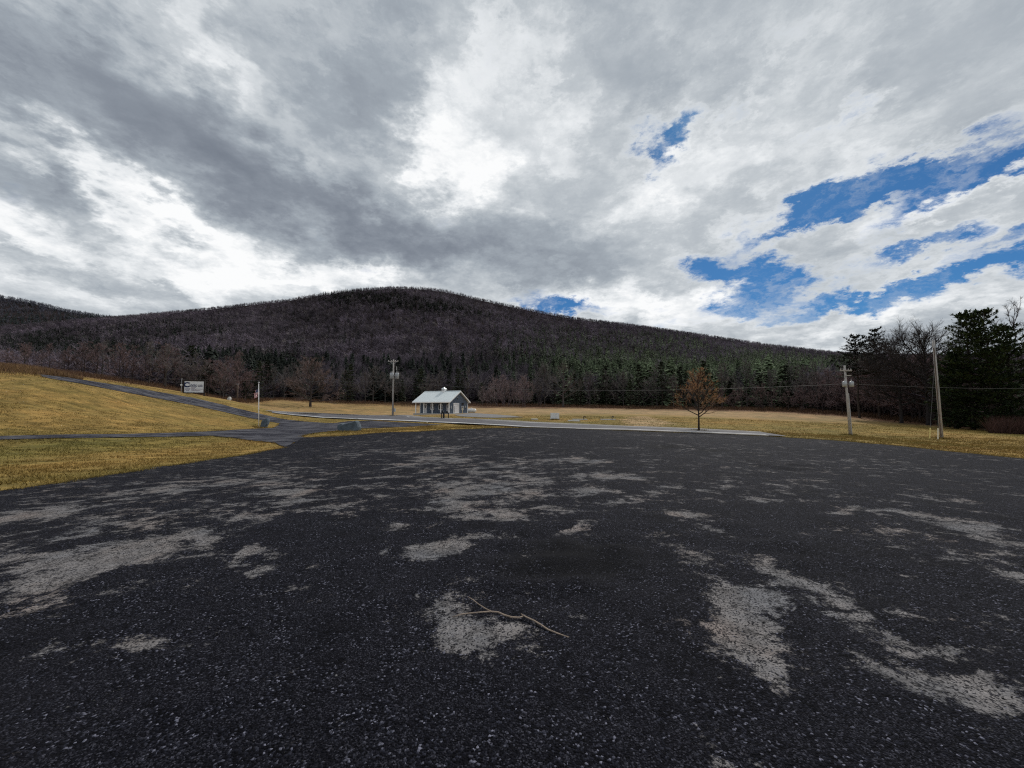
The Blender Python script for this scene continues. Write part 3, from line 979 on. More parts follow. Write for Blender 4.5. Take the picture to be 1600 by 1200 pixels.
def scatter(hill, n, ulo, uhi, tlo, thi):
    y0, D = (130.0, hill.D) if isinstance(hill.base, tuple) else (hill.base, hill.D)
    u = RNG.uniform(ulo, uhi, n)
    Y = np.sqrt(RNG.uniform(0, 1, n) * (D * D - y0 * y0) + y0 * y0)
    t = (Y - y0) / (D - y0)
    return u, np.clip(t, tlo, thi) * 1.0


def blobf(px, py, L):
    return blobs(px, py, L)


CONIFER = [(1000, 590, 260, 45, 3, .95), (1180, 590, 160, 40, 3, .95), (860, 575, 130, 40, 10, .6), (620, 470, 150, 12, 8, .75), (560, 466, 60, 8, 0, .7), (420, 590, 120, 40, 0, .85), (300, 580, 120, 30, 0, .4),
           (120, 545, 170, 22, 5, .7), (60, 520, 80, 14, 0, .5), (760, 580, 120, 30, 0, .5), (600, 600, 180, 22, 0, .5), (1020, 545, 200, 26, 8, .4), (1280, 575, 100, 30, 0, .7), (250, 515, 120, 14, 0, .3)]

u, t = scatter(HILL1, 54000, -1.95, 1.75, 0, 1.02)
ue = RNG.uniform(-1.95, 1.75, 9000); u = np.concatenate([u, ue]); t = np.concatenate([t, RNG.uniform(.95, 1.05, 9000)])
X, Y, Z = HILL1.point(u, t)
px, py = project(X, Y, Z + 6)
pc = blobs(px, py, CONIFER) + .04 + .25 * (vnoise(X, Y, 60, 5) - .5)
pc = np.where((t > .82) & (py > 0) & ~((px > 500) & (px < 720)), pc * .15, pc)
con = RNG.random(len(u)) < pc
nr = Y < 330
tn = vnoise(X, Y, 90, 8)[:, None]; tr = RNG.random((len(u), 1))
bare_t = (np.array([.142, .115, .146]) * (1 - tn) + np.array([.128, .108, .126]) * tn) * (.4 + 1.1 * tr)
pale = (RNG.random(len(u)) < .06)[:, None]
bare_t = bare_t * (.62 + .8 * vnoise(X, Y, 24, 15))[:, None] * (.8 + .4 * vnoise(X, Y, 110, 16))[:, None]
bare_t = np.where(pale, np.array([.21, .185, .18]), bare_t)
hgt = np.where(Y < 330, RNG.uniform(10, 16, len(u)), RNG.uniform(8, 13.5, len(u)) * np.where(t > .92, .72, 1))
wid = hgt * RNG.uniform(.95, 1.4, len(u))
k6 = RNG.integers(0, 6, len(u)); k5 = RNG.integers(0, 5, len(u))
rightness = smooth(700, 1000, px)[:, None]
con_t = (np.array([.026, .032, .026]) * (1 - rightness) + np.array([.125, .158, .090]) * rightness) * (.45 + 1.1 * tr)
ch = hgt * RNG.uniform(.95, 1.3, len(u))
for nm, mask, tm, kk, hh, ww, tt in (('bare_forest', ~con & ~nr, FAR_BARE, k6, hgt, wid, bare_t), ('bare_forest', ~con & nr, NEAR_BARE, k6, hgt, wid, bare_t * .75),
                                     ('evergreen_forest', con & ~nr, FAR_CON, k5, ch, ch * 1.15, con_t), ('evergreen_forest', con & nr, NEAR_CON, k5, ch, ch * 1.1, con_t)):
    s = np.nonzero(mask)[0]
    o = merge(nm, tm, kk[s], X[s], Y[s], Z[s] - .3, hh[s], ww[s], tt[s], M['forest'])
    lab = {'bare_forest': ('leafless grey brown woodland covering the %s of the big hill', 'woodland'), 'evergreen_forest': ('dark evergreen woodland scattered over the %s of the big hill', 'woodland')}[nm]
    tag(o, lab[0] % ('foot' if mask is not None and nr[s].all() else 'upper slopes'), lab[1], kind='stuff')

u, t = scatter(HILL2, 13000, -2.3, -.75, 0, 1.02)
ue = RNG.uniform(-2.3, -.75, 3000); u = np.concatenate([u, ue]); t = np.concatenate([t, RNG.uniform(.94, 1.04, 3000)])
X, Y, Z = HILL2.point(u, t)
px, py = project(X, Y, Z)
k6 = RNG.integers(0, 6, len(u)); k5 = RNG.integers(0, 5, len(u)); tr = RNG.random((len(u), 1))
con = RNG.random(len(u)) < (.12 + .6 * smooth(488, 505, py))
hh = RNG.uniform(12, 18, len(u))
tint = np.where(con[:, None], np.array([.055, .078, .075]), np.array([.105, .105, .135])) * (.6 + .8 * tr)  # bluish distance haze put into the tree colours
s = np.nonzero(~con)[0]
tag(merge('far_bare_forest', [lod_bare(16, .03, 90 + q) for q in range(6)], k6[s], X[s], Y[s], Z[s], hh[s], hh[s], tint[s], M['forest']), 'bluish leafless woodland on the distant hill at far left', 'woodland', kind='stuff')
s = np.nonzero(con)[0]
tag(merge('far_evergreen_forest', FAR_CON, k5[s], X[s], Y[s], Z[s], hh[s], hh[s] * 1.2, tint[s], M['forest']), 'evergreen woodland low on the distant hill at far left', 'woodland', kind='stuff')


# ------------------------------------------------------------------ single trees
class Tris:
    def __init__(self):
        self.v, self.c, self.t = [], [], []

    def tri(self, a, b_, c, col):
        i = len(self.v)
        self.v += [tuple(a), tuple(b_), tuple(c)]; self.c += [col] * 3; self.t.append((i, i + 1, i + 2))

    def limb(self, P, R, n, col):
        mb = MB(); mb.tube(P, R, n, False)
        i = len(self.v)
        self.v += mb.v; self.c += [col] * len(mb.v)
        for f in mb.f:
            self.t.append((i + f[0], i + f[1], i + f[2])); self.t.append((i + f[0], i + f[2], i + f[3]))

    def build(self, name, mat, parent):
        return np_mesh(name, np.array(self.v), np.array(self.t), mat, np.array(self.c), parent)


def rdir(base, spread, rnd):
    v = Vector((rnd.gauss(0, 1), rnd.gauss(0, 1), rnd.gauss(0, 1))).normalized()
    return (Vector(base).normalized() + v * spread).normalized()


def bare_tree(rnd, H, trunk_r, clear=.3, spread=.6, up=.35, limbs=11, twig=.016, wood=(.07, .06, .055), tips=(.09, .07, .065), dens=1.0, limb_len=.42, lean=0.0, domed=False):
    """trunk tube and a crown of limbs, branches and twigs; returns two collections"""
    tk, cr = Tris(), Tris()
    P = [Vector((0, 0, -.3))]
    k = 9
    for i in range(1, k + 1):
        f = i / k
        P.append(Vector((lean * H * f + rnd.gauss(0, .008 * H) * f, rnd.gauss(0, .008 * H) * f, H * .88 * f)))
    R = [trunk_r * (1.25 if i == 0 else 1) * (1 - .93 * i / k) + .012 for i in range(k + 1)]
    tk.limb(P, R, 8, wood)

    def pt(f):
        x = f * k; i = min(int(x), k - 1)
        return P[i].lerp(P[i + 1], x - i)

    def twigs(p, d, L, n):
        for _ in range(n):
            e = rdir(d, .75, rnd); e.z += up * .5
            q = p + e.normalized() * L * rnd.uniform(.5, 1.1)
            s = Vector((rnd.gauss(0, 1), rnd.gauss(0, 1), rnd.gauss(0, 1))).normalized() * twig
            f = rnd.uniform(.7, 1.3); c = tuple(x * f for x in tips)
            cr.tri(p - s, p + s, q, c)
            for _ in range(3):
                m_ = p.lerp(q, rnd.uniform(.3, .95)); e2 = rdir(e, .8, rnd)
                s2 = s * .7
                cr.tri(m_ - s2, m_ + s2, m_ + e2 * L * rnd.uniform(.25, .55), c)

    def branch(p, d, L, r, lev):
        n = 4 if lev == 1 else 3
        Q_ = [p]; dd = Vector(d)
        for i in range(n):
            dd = rdir(dd, .22, rnd); dd.z += up * .22; dd.normalize()
            Q_.append(Q_[-1] + dd * L / n)
        cr.limb(Q_, [r * (1 - .75 * i / n) + .004 for i in range(n + 1)], 5 if lev == 1 else 3, tuple(x * rnd.uniform(.8, 1.2) for x in wood))
        if lev == 1:
            for j in range(int(6 * dens)):
                x = rnd.uniform(.25, 1) * n; i = min(int(x), n - 1)
                q = Q_[i].lerp(Q_[i + 1], x - i)
                branch(q, rdir(dd, .75, rnd), L * rnd.uniform(.35, .6), r * .45, 2)
            twigs(Q_[-1], dd, L * .3, 3)
        else:
            for j in range(int(6 * dens)):
                x = rnd.uniform(.2, 1) * n; i = min(int(x), n - 1)
                twigs(Q_[i].lerp(Q_[i + 1], x - i), dd, L * rnd.uniform(.3, .55), 2)

    for i in range(limbs):
        f = clear + (1 - clear) * (i + rnd.random() * .8) / limbs
        th = i * 2.4 + rnd.uniform(-.4, .4)
        el = .25 + .85 * (f - clear) / (1 - clear) + rnd.uniform(-.15, .15)
        d = Vector((math.cos(th) * math.cos(el) * spread / .6, math.sin(th) * math.cos(el) * spread / .6, math.sin(el)))
        g = (f - clear) / (1 - clear)
        L = H * limb_len * ((1 - .55 * g) if not domed else math.sin(PI * (.25 + .6 * g)))
        branch(pt(min(f, .99)), d, L, trunk_r * .5 * (1 - .6 * g) + .01, 1)
    branch(P[-1], Vector((0, 0, 1)), H * .14, trunk_r * .15 + .008, 1)
    return tk, cr


def pine_tree(rnd, H, trunk_r, clear=.2, width=.26, whorls=16, col=(.022, .036, .018), plume=True, gap=0.0, tufts=7, dome=False):
    tk, cr = Tris(), Tris()
    P = [Vector((rnd.gauss(0, .006 * H) * i / 8, rnd.gauss(0, .006 * H) * i / 8, -.3 + (H + .3) * i / 8)) for i in range(9)]
    tk.limb(P, [trunk_r * (1 - .93 * i / 8) + .01 for i in range(9)], 8, (.05, .04, .034))
    for wv_ in range(whorls):
        f = clear + (1 - clear) * (wv_ + rnd.uniform(0, .6)) / whorls
        g = (f - clear) / (1 - clear)
        x = min(f, .999) * 8; i = int(x); c0 = P[i].lerp(P[i + 1], x - i)
        n = rnd.randint(4, 6)
        th0 = rnd.uniform(0, 6.28)
        for j in range(n):
            if rnd.random() < gap: continue
            th = th0 + j * 6.283 / n + rnd.uniform(-.25, .25)
            L = H * width * ((1 - g) ** (.7 if not dome else .5) * .85 + (.12 if not dome else .22)) * rnd.uniform(.55, 1.15)
            if g < .2: L *= .75 + g
            el = (.0 + .5 * g + rnd.uniform(-.12, .18)) if plume else (-.2 + .5 * g + rnd.uniform(-.1, .1))
            d = Vector((math.cos(th) * math.cos(el), math.sin(th) * math.cos(el), math.sin(el)))
            tip = c0 + d * L + Vector((0, 0, L * .10))
            mid = c0 + d * L * .5
            cr.limb([c0, mid, tip], [.05 + .01 * L, .03, .012], 3, (.045, .036, .03))
            side = Vector((-d.y, d.x, 0)).normalized()
            m = max(4, int(L * 2.6))
            for q in range(m):
                fr = .25 + .75 * (q + rnd.random()) / m
                base = c0.lerp(mid, fr * 2) if fr < .5 else mid.lerp(tip, fr * 2 - 1)
                for s_ in range(tufts):
                    off = side * rnd.gauss(0, .24 * L * (1.1 - fr * .7)) + Vector((0, 0, rnd.gauss(.04, .10)))
                    p = base + off
                    a = rdir(d + side * (1 if off.dot(side) > 0 else -1) * .7 + Vector((0, 0, .35)), .55, rnd)
                    ln = rnd.uniform(.28, .55)
                    wd = rdir(a.cross(Vector((0, 0, 1))), .4, rnd) * ln * .34
                    fcol = rnd.uniform(.45, 1.6)
                    cr.tri(p - wd, p + wd, p + a * ln, tuple(v * fcol for v in col))
    return tk, cr


def place_tree(name, parts, loc, label, cat, group=None, rz=0.0, s=1.0, bark='bark'):
    o = empty(name, loc, rz, label, cat, group)
    tk, cr = parts
    tk.build('trunk', M['veg'], o)
    cr.build('crown', M['veg'], o)
    o.scale = (s, s, s)
    return o


rnd = random.Random(5)
# lone young tree with russet twigs by the road
place_tree('young_tree', bare_tree(rnd, 5.15, .08, clear=.27, spread=.66, up=.52, limbs=24, twig=.010, wood=(.045, .033, .026), tips=(.46, .25, .125), dens=1.05, limb_len=.44),
           spot(1090, 35), 'small russet twigged tree alone at the roadside beside the lot', 'tree')
# big bare tree standing in the field at left
place_tree('bare_tree', bare_tree(rnd, 14.0, .36, clear=.10, spread=.85, up=.26, limbs=26, twig=.035, wood=(.06, .048, .044), tips=(.21, .155, .145), limb_len=.52, dens=1.2),
           spot(486, 118), 'wide bare tree standing alone in the field left of the utility pole with transformers', 'tree')
place_tree('bare_tree', bare_tree(rnd, 13.5, .30, clear=.2, spread=.5, up=.5, limbs=12, twig=.03, wood=(.085, .075, .07), tips=(.13, .115, .105), limb_len=.5),
           spot(880, 128), 'tall pale bare tree with fanned branches behind the white utility cabinet', 'tree')
# right hand clump
place_tree('bare_oak', bare_tree(rnd, 16.6, .34, clear=.22, spread=.85, up=.26, limbs=38, twig=.020, wood=(.035, .03, .03), tips=(.050, .042, .042), limb_len=.50, domed=True, dens=1.8),
           spot(1447, 72), 'tall spreading bare tree with domed crown left of the dark pines', 'tree')
place_tree('bare_oak', bare_tree(rnd, 14.8, .26, clear=.26, spread=.75, up=.30, limbs=28, twig=.019, wood=(.035, .03, .03), tips=(.055, .044, .044), limb_len=.46, domed=True, dens=1.4),
           spot(1405, 76), 'rounded bare tree between the ragged pines and the tallest domed bare tree', 'tree')
place_tree('bare_tree', bare_tree(rnd, 21.0, .28, clear=.3, spread=.6, up=.4, limbs=14, twig=.02, wood=(.06, .052, .05), tips=(.075, .065, .06), limb_len=.34, lean=-.04),
           spot(1598, 66), 'tall thin bare tree at the right edge beyond the dark pines', 'tree')
place_tree('white_pine', pine_tree(rnd, 18.8, .25, clear=.5, width=.34, whorls=12, col=(.020, .027, .020), gap=.15, tufts=9), spot(1340, 88),
           'ragged pine with bare lower trunk, left one of the two above the thicket', 'pine tree')
place_tree('white_pine', pine_tree(rnd, 20.4, .25, clear=.45, width=.29, whorls=14, col=(.020, .027, .020), gap=.12, tufts=9), spot(1371, 88),
           'ragged narrow topped pine, right one of the two above the thicket', 'pine tree')
for (px_, d_, h_, w_, lab) in [(1516, 62, 18.9, .24, 'dense dark pine just right of the leaning bare utility pole'),
                               (1546, 60, 18.6, .22, 'dense dark pine at the middle of the clump at the right'),
                               (1578, 60, 16.2, .27, 'dense dark pine with drooping limbs nearest the right edge'),
                               (1490, 64, 12.5, .26, 'shorter dark pine directly behind the bare utility pole')]:
    place_tree('dark_pine', pine_tree(rnd, h_, .3, clear=.03, width=w_, whorls=24, col=(.034, .052, .022), gap=.12, tufts=10, dome=True), spot(px_, d_), lab, 'pine tree', 'dark pines at the right')

# prototypes that fill the tree lines (each first used in place, then copied)
def proto_set():
    L = {}
    L['brown'] = [bare_tree(rnd, 10, .14, clear=.10, spread=.5, up=.5, limbs=13, twig=.03, wood=(.055, .042, .038), tips=(.20, .14, .14), limb_len=.42) for _ in range(4)]
    L['plum'] = [bare_tree(rnd, 10, .13, clear=.08, spread=.5, up=.5, limbs=14, twig=.03, wood=(.045, .034, .034), tips=(.23, .165, .165), limb_len=.40) for _ in range(4)]
    L['grey'] = [bare_tree(rnd, 10, .15, clear=.2, spread=.45, up=.55, limbs=11, twig=.028, wood=(.07, .062, .058), tips=(.16, .14, .135), limb_len=.44) for _ in range(4)]
    L['pale'] = [bare_tree(rnd, 10, .12, clear=.05, spread=.4, up=.7, limbs=16, twig=.03, wood=(.15, .12, .12), tips=(.27, .21, .21), limb_len=.44) for _ in range(3)]
    L['fir'] = [pine_tree(rnd, 12, .16, clear=.02, width=.22, whorls=18, col=c, plume=False, tufts=4) for c in ((.034, .046, .027), (.048, .064, .034), (.026, .036, .022))]
    return L


PROTO = proto_set()
DONE = {}
LABELS = {
    'brown': ('bare_tree', 'leafless brown tree crowded in the tree line along the edge of the fields', 'tree', 'brown bare trees of the tree line'),
    'plum': ('bare_tree', 'slim dark leafless tree packed in the thicket behind the utility poles at right', 'tree', 'dark bare trees of the right thicket'),
    'grey': ('bare_tree', 'grey leafless tree standing at the foot of the wooded hill', 'tree', 'grey bare trees of the tree line'),
    'pale': ('bare_tree', 'pale upright leafless tree in the light clump right of the blue grey building', 'tree', 'pale bare trees by the building'),
    'fir': ('fir_tree', 'dark evergreen tree in the tree line at the foot of the hill', 'fir tree', 'evergreens of the tree line'),
}


def line_tree(kind, px_, depth, h):
    k = rnd.randrange(len(PROTO[kind]))
    nm, lab, cat, grp = LABELS[kind]
    loc = spot(px_, depth)
    s = h / (12 if kind == 'fir' else 10)
    key = (kind, k)
    if key not in DONE:
        o = place_tree(nm, PROTO[kind][k], loc, lab, cat, grp)
        DONE[key] = o
    else:
        o = copy_tree(DONE[key])
        o.location = [float(v) for v in loc]
    o.rotation_euler.z = rnd.uniform(0, 6.28)
    o.scale = (s * rnd.uniform(.8, 1.35), s * rnd.uniform(.8, 1.35), s)
    return o


def td(px_):
    return float(np.interp(px_, *TREE_D))


for i in range(30):       # left thicket above the drive
    px_ = -40 + i * 14.5 + rnd.uniform(-8, 8)
    line_tree('brown' if rnd.random() < .8 else 'grey', px_, td(px_) + rnd.uniform(-3, 8), rnd.uniform(7, 10.5) * float(np.interp(px_, [0, 60, 260], [.42, .6, 1])))
for i in range(16):
    px_ = 300 + i * 7.5 + rnd.uniform(-5, 5)
    line_tree('fir' if rnd.random() < .6 else 'brown', px_, td(px_) + rnd.uniform(0, 14), rnd.uniform(7, 13))
for i in range(30):       # behind the field, left of the building
    px_ = 415 + i * 11.5 + rnd.uniform(-6, 6)
    line_tree('grey' if rnd.random() < .62 else 'fir', px_, td(px_) + rnd.uniform(-2, 12), rnd.uniform(8, 15))
for i in range(12):       # pale clump right of the building
    px_ = 752 + i * 6.4 + rnd.uniform(-3, 3)
    line_tree('pale', px_, td(px_) - rnd.uniform(2, 8), rnd.uniform(7, 10.5) if px_ > 765 else rnd.uniform(5, 8))
for i in range(46):       # evergreens and bare trees behind the right field
    px_ = 825 + i * 10.6 + rnd.uniform(-6, 6)
    line_tree('fir' if rnd.random() < .48 else 'grey', px_, td(px_) + rnd.uniform(-2, 12), rnd.uniform(5.5, 15.5))
for i in range(10):
    px_ = 1130 + i * 16 + rnd.uniform(-8, 8)
    line_tree('brown', px_, td(px_) - rnd.uniform(1, 5), rnd.uniform(5, 8))
for i in range(62):       # right thicket
    px_ = 1270 + i * 3.6 + rnd.uniform(-8, 8)
    line_tree('plum', px_, td(px_) + rnd.uniform(-4, 16), rnd.uniform(10, 14.5) * (1.0 if px_ > 1330 else .8))
for i in range(16):
    px_ = 1480 + i * 11 + rnd.uniform(-6, 6)
    line_tree('plum', px_, td(px_) + rnd.uniform(4, 16), rnd.uniform(8, 11))

# ------------------------------------------------------------------ brush, tufts and stones nobody could count
def blades(name, X, Y, Hh, Ww, tint, mat, lean=.35, n_per=1):
    n = len(X)
    Z = terrain(X, Y)
    a = RNG.uniform(0, 2 * PI, n)
    lx, ly = RNG.normal(0, lean, n) * Hh, RNG.normal(0, lean, n) * Hh
    V = np.empty((n, 3, 3))
    V[:, 0] = np.stack([X - np.cos(a) * Ww, Y - np.sin(a) * Ww, Z - .02], 1)
    V[:, 1] = np.stack([X + np.cos(a) * Ww, Y + np.sin(a) * Ww, Z - .02], 1)
    V[:, 2] = np.stack([X + lx, Y + ly, Z + Hh], 1)
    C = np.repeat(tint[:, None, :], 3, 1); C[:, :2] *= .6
    return np_mesh(name, V.reshape(-1, 3), np.arange(3 * n).reshape(-1, 3), mat, np.clip(C.reshape(-1, 3), 0, 1))


polys = [np.array(lot_poly), np.array(drv), np.array([p[:2] for p in list(RF) + list(RN)]), np.array([hit(*p)[:2] for p in yd])]


def free(x, y):
    m = np.ones(len(x), bool)
    for p in polys: m &= ~inside(p, x, y)
    return m


n = 420000
Yg = np.sqrt(RNG.uniform(7.0 ** 2, 70 ** 2, n)); Ug = RNG.uniform(-1.5, 1.5, n)
Yg = np.where(RNG.random(n) < .55, RNG.uniform(8, 40, n), Yg)
Xg = Ug * Yg
k = free(Xg, Yg); Xg, Yg = Xg[k], Yg[k]
cl = vnoise(Xg, Yg, .8, 21) * .6 + vnoise(Xg, Yg, .33, 22) * .4
k = RNG.random(len(Xg)) < smooth(.25, .6, cl); Xg, Yg, cl = Xg[k], Yg[k], cl[k]
ed = np.array(lot_poly + drv)
ed = ed[(ed[:, 1] > 6) & (ed[:, 1] < 62)]
m0, m1 = hit(445, 699)[:2], hit(475, 684)[:2]; mt_ = np.clip(((ed - m0) @ (m1 - m0)) / ((m1 - m0) @ (m1 - m0)), 0, 1)
ed = ed[np.linalg.norm(ed - (m0 + mt_[:, None] * (m1 - m0)), axis=1) > .7]   # the mouth of the drive stays clear
e_ = ed[RNG.integers(0, len(ed), 42000)] + RNG.normal(0, .16, (42000, 2))
GB = [spot(*q) for q in ((407, 48), (413.5, 46.7), (543, 37.2), (1324.5, 40), (1466, 37), (1090, 35), (614.5, 68), (866.5, 54.4), (667, 41))]
b_ = np.concatenate([np.array(q[:2])[None] + RNG.normal(0, .38, (350, 2)) * (2.2 if i in (2,) else 1) for i, q in enumerate(GB)])
Xg = np.concatenate([Xg, e_[:, 0], b_[:, 0]]); Yg = np.concatenate([Yg, e_[:, 1], b_[:, 1]]); cl = np.concatenate([cl, np.full(len(e_), .55), np.full(len(b_), 2.0)])
tg = grass_colour(Xg, Yg) * (.75 + .7 * RNG.random((len(Xg), 1)))
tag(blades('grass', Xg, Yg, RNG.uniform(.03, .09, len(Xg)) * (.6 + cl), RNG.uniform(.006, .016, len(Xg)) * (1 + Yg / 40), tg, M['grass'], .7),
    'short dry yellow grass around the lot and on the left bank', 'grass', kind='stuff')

# taller dead growth along the wood edges and above the left drive
n = 60000
pxs = RNG.uniform(-60, 1660, n)
dd = np.interp(pxs, *TREE_D) * RNG.normal(.985, .035, n)
Xb = (pxs - 800) / F * dd; Yb = dd
hb = RNG.uniform(.3, 1.1, n) * (.6 + .9 * vnoise(Xb, Yb, 4, 31))
cb = np.where(RNG.random((n, 1)) < .5, np.array([.135, .068, .042]), np.array([.20, .125, .075])) * (.5 + .9 * RNG.random((n, 1)))
rt = smooth(1280, 1420, pxs)[:, None]
cb = cb * (1 - .45 * rt)
tag(blades('dead_brush', Xb, Yb, hb, np.full(n, .03), cb, M['grass'], .5), 'rusty dead brush along the foot of the tree line', 'brush', kind='stuff')
n = 26000
pxs = RNG.uniform(-80, 128, n)
dd = np.interp(pxs, [-80, 0, 60, 100, 130], [52, 53, 55, 56, 58]) + RNG.normal(0, 2.2, n)
Xb = (pxs - 800) / F * dd; Yb = dd
k = free(Xb, Yb); Xb, Yb, pxs = Xb[k], Yb[k], pxs[k]; n = len(Xb)
hb = RNG.uniform(.3, 1.0, n) * (.4 + 1.3 * vnoise(Xb, Yb, 3, 33)) * np.interp(pxs, [0, 90, 130], [.75, .6, .3])
cb = np.where(RNG.random((n, 1)) < .6, np.array([.27, .17, .08]), np.array([.22, .13, .085])) * (.5 + .8 * RNG.random((n, 1)))
tag(blades('tall_dry_grass', Xb, Yb, hb, np.full(n, .022), cb, M['grass'], .45), 'tall tawny dead grass along the upper drive at far left', 'grass', kind='stuff')
n = 9000
pxs = RNG.uniform(1540, 1680, n); dd = RNG.uniform(52, 66, n)
Xb = (pxs - 800) / F * dd; Yb = dd
tag(blades('bramble', Xb, Yb, RNG.uniform(.6, 2.8, n), np.full(n, .022), np.array([.085, .045, .036]) * (.5 + RNG.random((n, 1))), M['grass'], .4), 'reddish bramble thicket at the right edge under the pines', 'brush', kind='stuff')

# loose stones on the near part of the lot
n = 26000
Ys = 1.2 + 6.5 * RNG.random(n) ** 1.6; Xs = RNG.uniform(-1.5, 1.5, n) * Ys
Zs = terrain(Xs, Ys) + .03
r = RNG.lognormal(math.log(.0033), .4, n)
octa = np.array([(1, 0, 0), (0, 1, 0), (-1, 0, 0), (0, -1, 0), (0, 0, .7), (0, 0, -.7)], float)
ot = np.array([(0, 1, 4), (1, 2, 4), (2, 3, 4), (3, 0, 4), (1, 0, 5), (2, 1, 5), (3, 2, 5), (0, 3, 5)])
a = RNG.uniform(0, 6.28, n)
jit = octa[None] * RNG.uniform(.6, 1.3, (n, 6, 1)) * r[:, None, None]
Vx = jit[..., 0] * np.cos(a)[:, None] - jit[..., 1] * np.sin(a)[:, None]
Vy = jit[..., 0] * np.sin(a)[:, None] + jit[..., 1] * np.cos(a)[:, None]
V = np.stack([Vx + Xs[:, None], Vy + Ys[:, None], jit[..., 2] + Zs[:, None] + r[:, None] * .3], 2).reshape(-1, 3)
T = (ot[None] + (np.arange(n) * 6)[:, None, None]).reshape(-1, 3)
g = np.clip(RNG.lognormal(math.log(.026), .8, n), .008, .22)
C = np.repeat(np.stack([g, g * .98, g * 1.0], 1)[:, None], 6, 1).reshape(-1, 3)
tag(np_mesh('loose_gravel', V, T, M['stone_chip'], C), 'loose dark stone chips strewn over the near part of the lot', 'gravel', kind='stuff')

# ------------------------------------------------------------------ fallen branch
def gp(px_, py_, h):
    p = hit(px_, py_)
    off = .040 + h * .6
    f = (CAMZ - p[2] - off) / (CAMZ - p[2])      # lie on the lot's stone surface rather than on the bed below
    return (p[0] * f, p[1] * f, p[2] + off)


br = empty('fallen_branch', hit(800, 964) + np.array([0, 0, .03]), 0, 'forked dead branch lying on the lot in the foreground', 'branch')
bl = np.array(br.location)


def loc_(L): return [tuple(np.array(p) - bl) for p in L]


mb = MB()
mb.tube(loc_([gp(889, 996, .008), gp(872, 990, .012), (gp(856, 983.5, .018)), gp(845, 976, .02), gp(834, 969.5, .022), gp(822, 964, .022), gp(814, 959, .03)]), [.0042, .0048, .0052, .0055, .0055, .005, .003], 8)
mb.build('broken_limb', M['twig'], br, True)
mb = MB()
mb.tube(loc_([gp(817, 963, .022), gp(812, 965, .02), gp(800, 964.5, .016), gp(788, 961, .018), gp(778, 956.5, .022), gp(766, 955.5, .024), gp(752, 956.5, .02), gp(736, 958, .014), gp(722, 959.5, .010), gp(707, 964, .006)]),
        [.0045, .006, .0062, .006, .0058, .0056, .005, .0046, .004, .003], 8)
mb.build('limb', M['twig'], br, True)
mb = MB()
mb.tube(loc_([gp(768, 955.5, .024), gp(758, 950.5, .034), gp(747, 943.5, .045), gp(739, 937, .055), gp(731, 932, .06)]), [.0044, .004, .0035, .003, .002], 7)
mb.build('twig', M['twig'], br, True)

# ------------------------------------------------------------------ building
AL = math.radians(22)
hb = np.array([-13.88, 85.0]); hzb = tz(*hb) + .02
L_, W_ = 9.0, 8.5
house = empty('pavilion_building', (hb[0], hb[1], hzb), -AL, 'small blue grey building with pale metal roof and white posted porch beyond the road', 'building')
EH, RH, OV = 2.58, 5.12, .5
sl = (RH - EH) / (W_ / 2 + OV)           # roof slope
zr = lambda y: RH - abs(y - W_ / 2) * sl
MB().box((-L_ - .3, -.3, -.5), (.3, W_ + .3, .10)).build('porch_floor', M['concrete'], house)
mb = MB()
rec = 1.8
# walls with board relief
mb.box((-L_, rec, .10), (0, rec + .12, EH + .5))
mb.box((-L_, W_ - .12, .10), (0, W_, EH))
gab = [(0.02, .10), (W_, .10), (W_, zr(W_) - .12), (W_ / 2, RH - .14), (.02, zr(0) - .12)]
mb.prism(gab, -.12, 0, 'x')
lg = [(rec, .10), (W_, .10), (W_, zr(W_) - .12), (W_ / 2, RH - .14), (.02, zr(0) - .12), (.02, zr(0) - .3), (rec, zr(0) - .3)]
mb.prism(lg, -L_, -L_ + .12, 'x')
y = .3
while y < W_:                              # battens of the siding
    mb.box((0, y, .10), (.025, y + .04, min(zr(y), zr(y + .04)) - .15)); y += .3
x = -L_ + .15
while x < -.1:
    mb.box((x, rec - .025, .10), (x + .04, rec, EH + .3)); x += .3
mb.build('wall', M['siding'], house)
mb = MB()
for s in (-1, 1):
    yE = -OV if s < 0 else W_ + OV
    th = .10
    p = [(yE, EH), (W_ / 2, RH), (W_ / 2, RH + th), (yE, EH + th)]
    mb.prism(p, -L_ - .45, .45, 'x')
    xx = -L_ - .4
    while xx < .45:
        q = [(yE, EH + th), (W_ / 2, RH + th), (W_ / 2, RH + th + .035), (yE, EH + th + .035)]
        mb.prism(q, xx, xx + .04, 'x'); xx += .42
roof = mb.build('roof', M['roof'], house)
mb = MB()
mb.tube([(-L_ - .45, W_ / 2, RH + .12), (.45, W_ / 2, RH + .12)], .09, 8)
mb.build('ridge_cap', M['roof'], roof)
mb = MB()                                  # white rake and eave boards
for s in (-1, 1):
    yE = -OV - .02 if s < 0 else W_ + OV + .02
    for x0, x1 in ((.452, .50), (-L_ - .50, -L_ - .452)):
        mb.prism([(yE, EH - .12), (W_ / 2, RH - .10), (W_ / 2, RH + .13), (yE, EH + .13)], x0, x1, 'x')
mb.box((-L_ - .45, -OV - .05, EH - .12), (.45, -OV - .002, EH + .12))
mb.box((-L_ - .45, W_ + OV + .002, EH - .12), (.45, W_ + OV + .05, EH + .12))
mb.build('fascia', M['white'], roof)
cx, cy = -4.05, W_ / 2
cup = MB(); cup.box((cx - .38, cy - .38, RH - .15), (cx + .38, cy + .38, RH + .62)); cup = cup.build('cupola', M['white'], roof)
